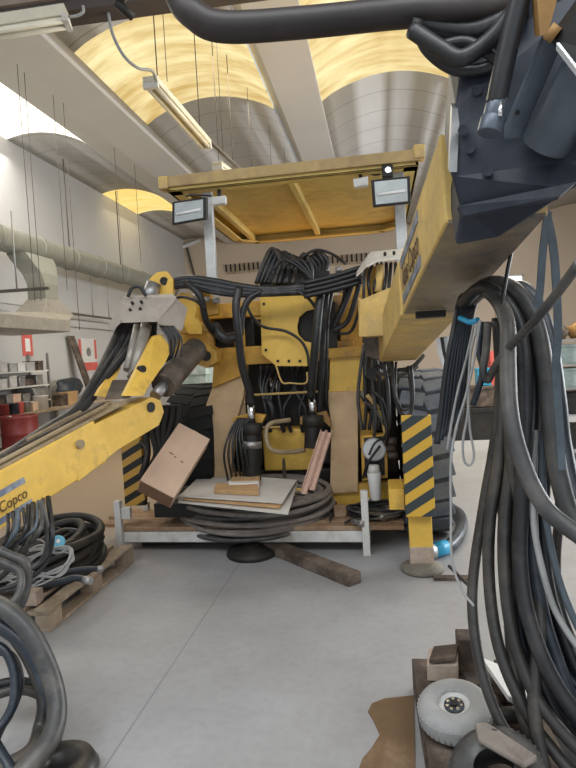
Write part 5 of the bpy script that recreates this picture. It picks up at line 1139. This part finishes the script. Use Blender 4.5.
# pale machinery seen past the left tyre
Yq = 10.0
for k, (px, py, w_, h_, m, lab) in enumerate(((196, 372, .5, 1.6, 'teal', 'pale green machine cabinet seen past the dark tyre'), (210, 385, .4, 1.45, 'white', 'white cabinet seen between the tyre and the yellow leg'), (182, 374, .4, 1.5, 'steel', 'steel cabinet seen above the dark tyre'))):
    fbox(px, py, w_, .5, h_, m, lab, 0, Yq+k*.4, 'metal_cabinet', 'cabinet')
# peg rail and lamp on the back wall
q0 = onY(226, 270, YB-.12); q1 = onY(372, 270, YB-.12)
t = thing('peg_rail', 'long rail of black pegs on the back wall behind the rig', 'rail', (q0+q1)/2)
bm = new(); span(bm, q0.x, q1.x, YB-.06, YB, q0.z-.14, q0.z-.06); obj('rail_board', bm, 'wood', t)
n_ = 32
for k in range(n_):
    bm = new(); x = q0.x+(q1.x-q0.x)*k/(n_-1); cyl(bm, (x, YB-.05, q0.z-.06), (x, YB-.1, q0.z+.2), .03, seg=8); obj('peg', bm, 'black', t)
q = onY(186, 247, YB-.15)
t = thing('wall_lamp', 'small white lamp on the back wall corner beyond the duct', 'lamp', q)
bm = new(); ebox(bm, q-V((.35,0,.1)), V((.9, 0, .25)), V((0, .1, 0)), V((0,0,.12))); obj('lamp_housing', bm, 'white', t, .02)
bm = new(); cyl(bm, q+V((0,.1,0)), q+V((.3,.1,-1.4)), .04, seg=8); obj('conduit', bm, 'wire', t)

# ------------------------------------------------------------------ light
def area(name, loc, rot, sx, sy, e, col):
    l = bpy.data.lights.new(name, 'AREA'); l.shape = 'RECTANGLE'; l.size = sx; l.size_y = sy; l.energy = e; l.color = col
    o = bpy.data.objects.new(name, l); COL.objects.link(o); o.location = loc; o.rotation_euler = rot; return o
area('open_door_daylight', (2.5, Y0-.3, 2.6), (math.radians(90), 0, 0), 12, 5, 110, (0.85, 0.92, 1.0))
area('side_door_daylight', (XR-.1, 9.5, 1.9), (0, math.radians(74), 0), 3.6, 8, 1250, (0.9, 0.95, 1.0))
def sky_area(i, y0, y1, e, col):
    x0, x1 = bays[i]; area('roof_daylight', ((x0+x1)/2, (y0+y1)/2, ZC-.06), (0, 0, 0), abs(x1-x0)*.95, y1-y0, e, col)
for i_ in range(4): sky_area(i_, NS[0], NS[1], (50, 110, 120, 100)[i_], (.93, .97, 1.0))
sky_area(0, 5.4*S, 8.3*S, 70, (1, .97, .94)); sky_area(0, 11.4*S, 13.2*S, 8, (1, .88, .62))
sky_area(1, 5.92*S, 7.9*S, 120, (1, .9, .7)); sky_area(2, 5.6*S, 7.85*S, 130, (1, .9, .7)); sky_area(3, 5.6*S, 7.85*S, 170, (1, .93, .8))
W = bpy.data.worlds.new('World'); SC.world = W; W.use_nodes = True
W.node_tree.nodes['Background'].inputs['Color'].default_value = (0.8, 0.9, 1.0, 1); W.node_tree.nodes['Background'].inputs['Strength'].default_value = 0.6
SC.view_settings.view_transform = 'Standard'; SC.view_settings.look = 'None'; SC.view_settings.exposure = 0.27; SC.view_settings.gamma = 1.0
SC.view_settings.use_curve_mapping = False
SC.cycles.max_bounces = 8
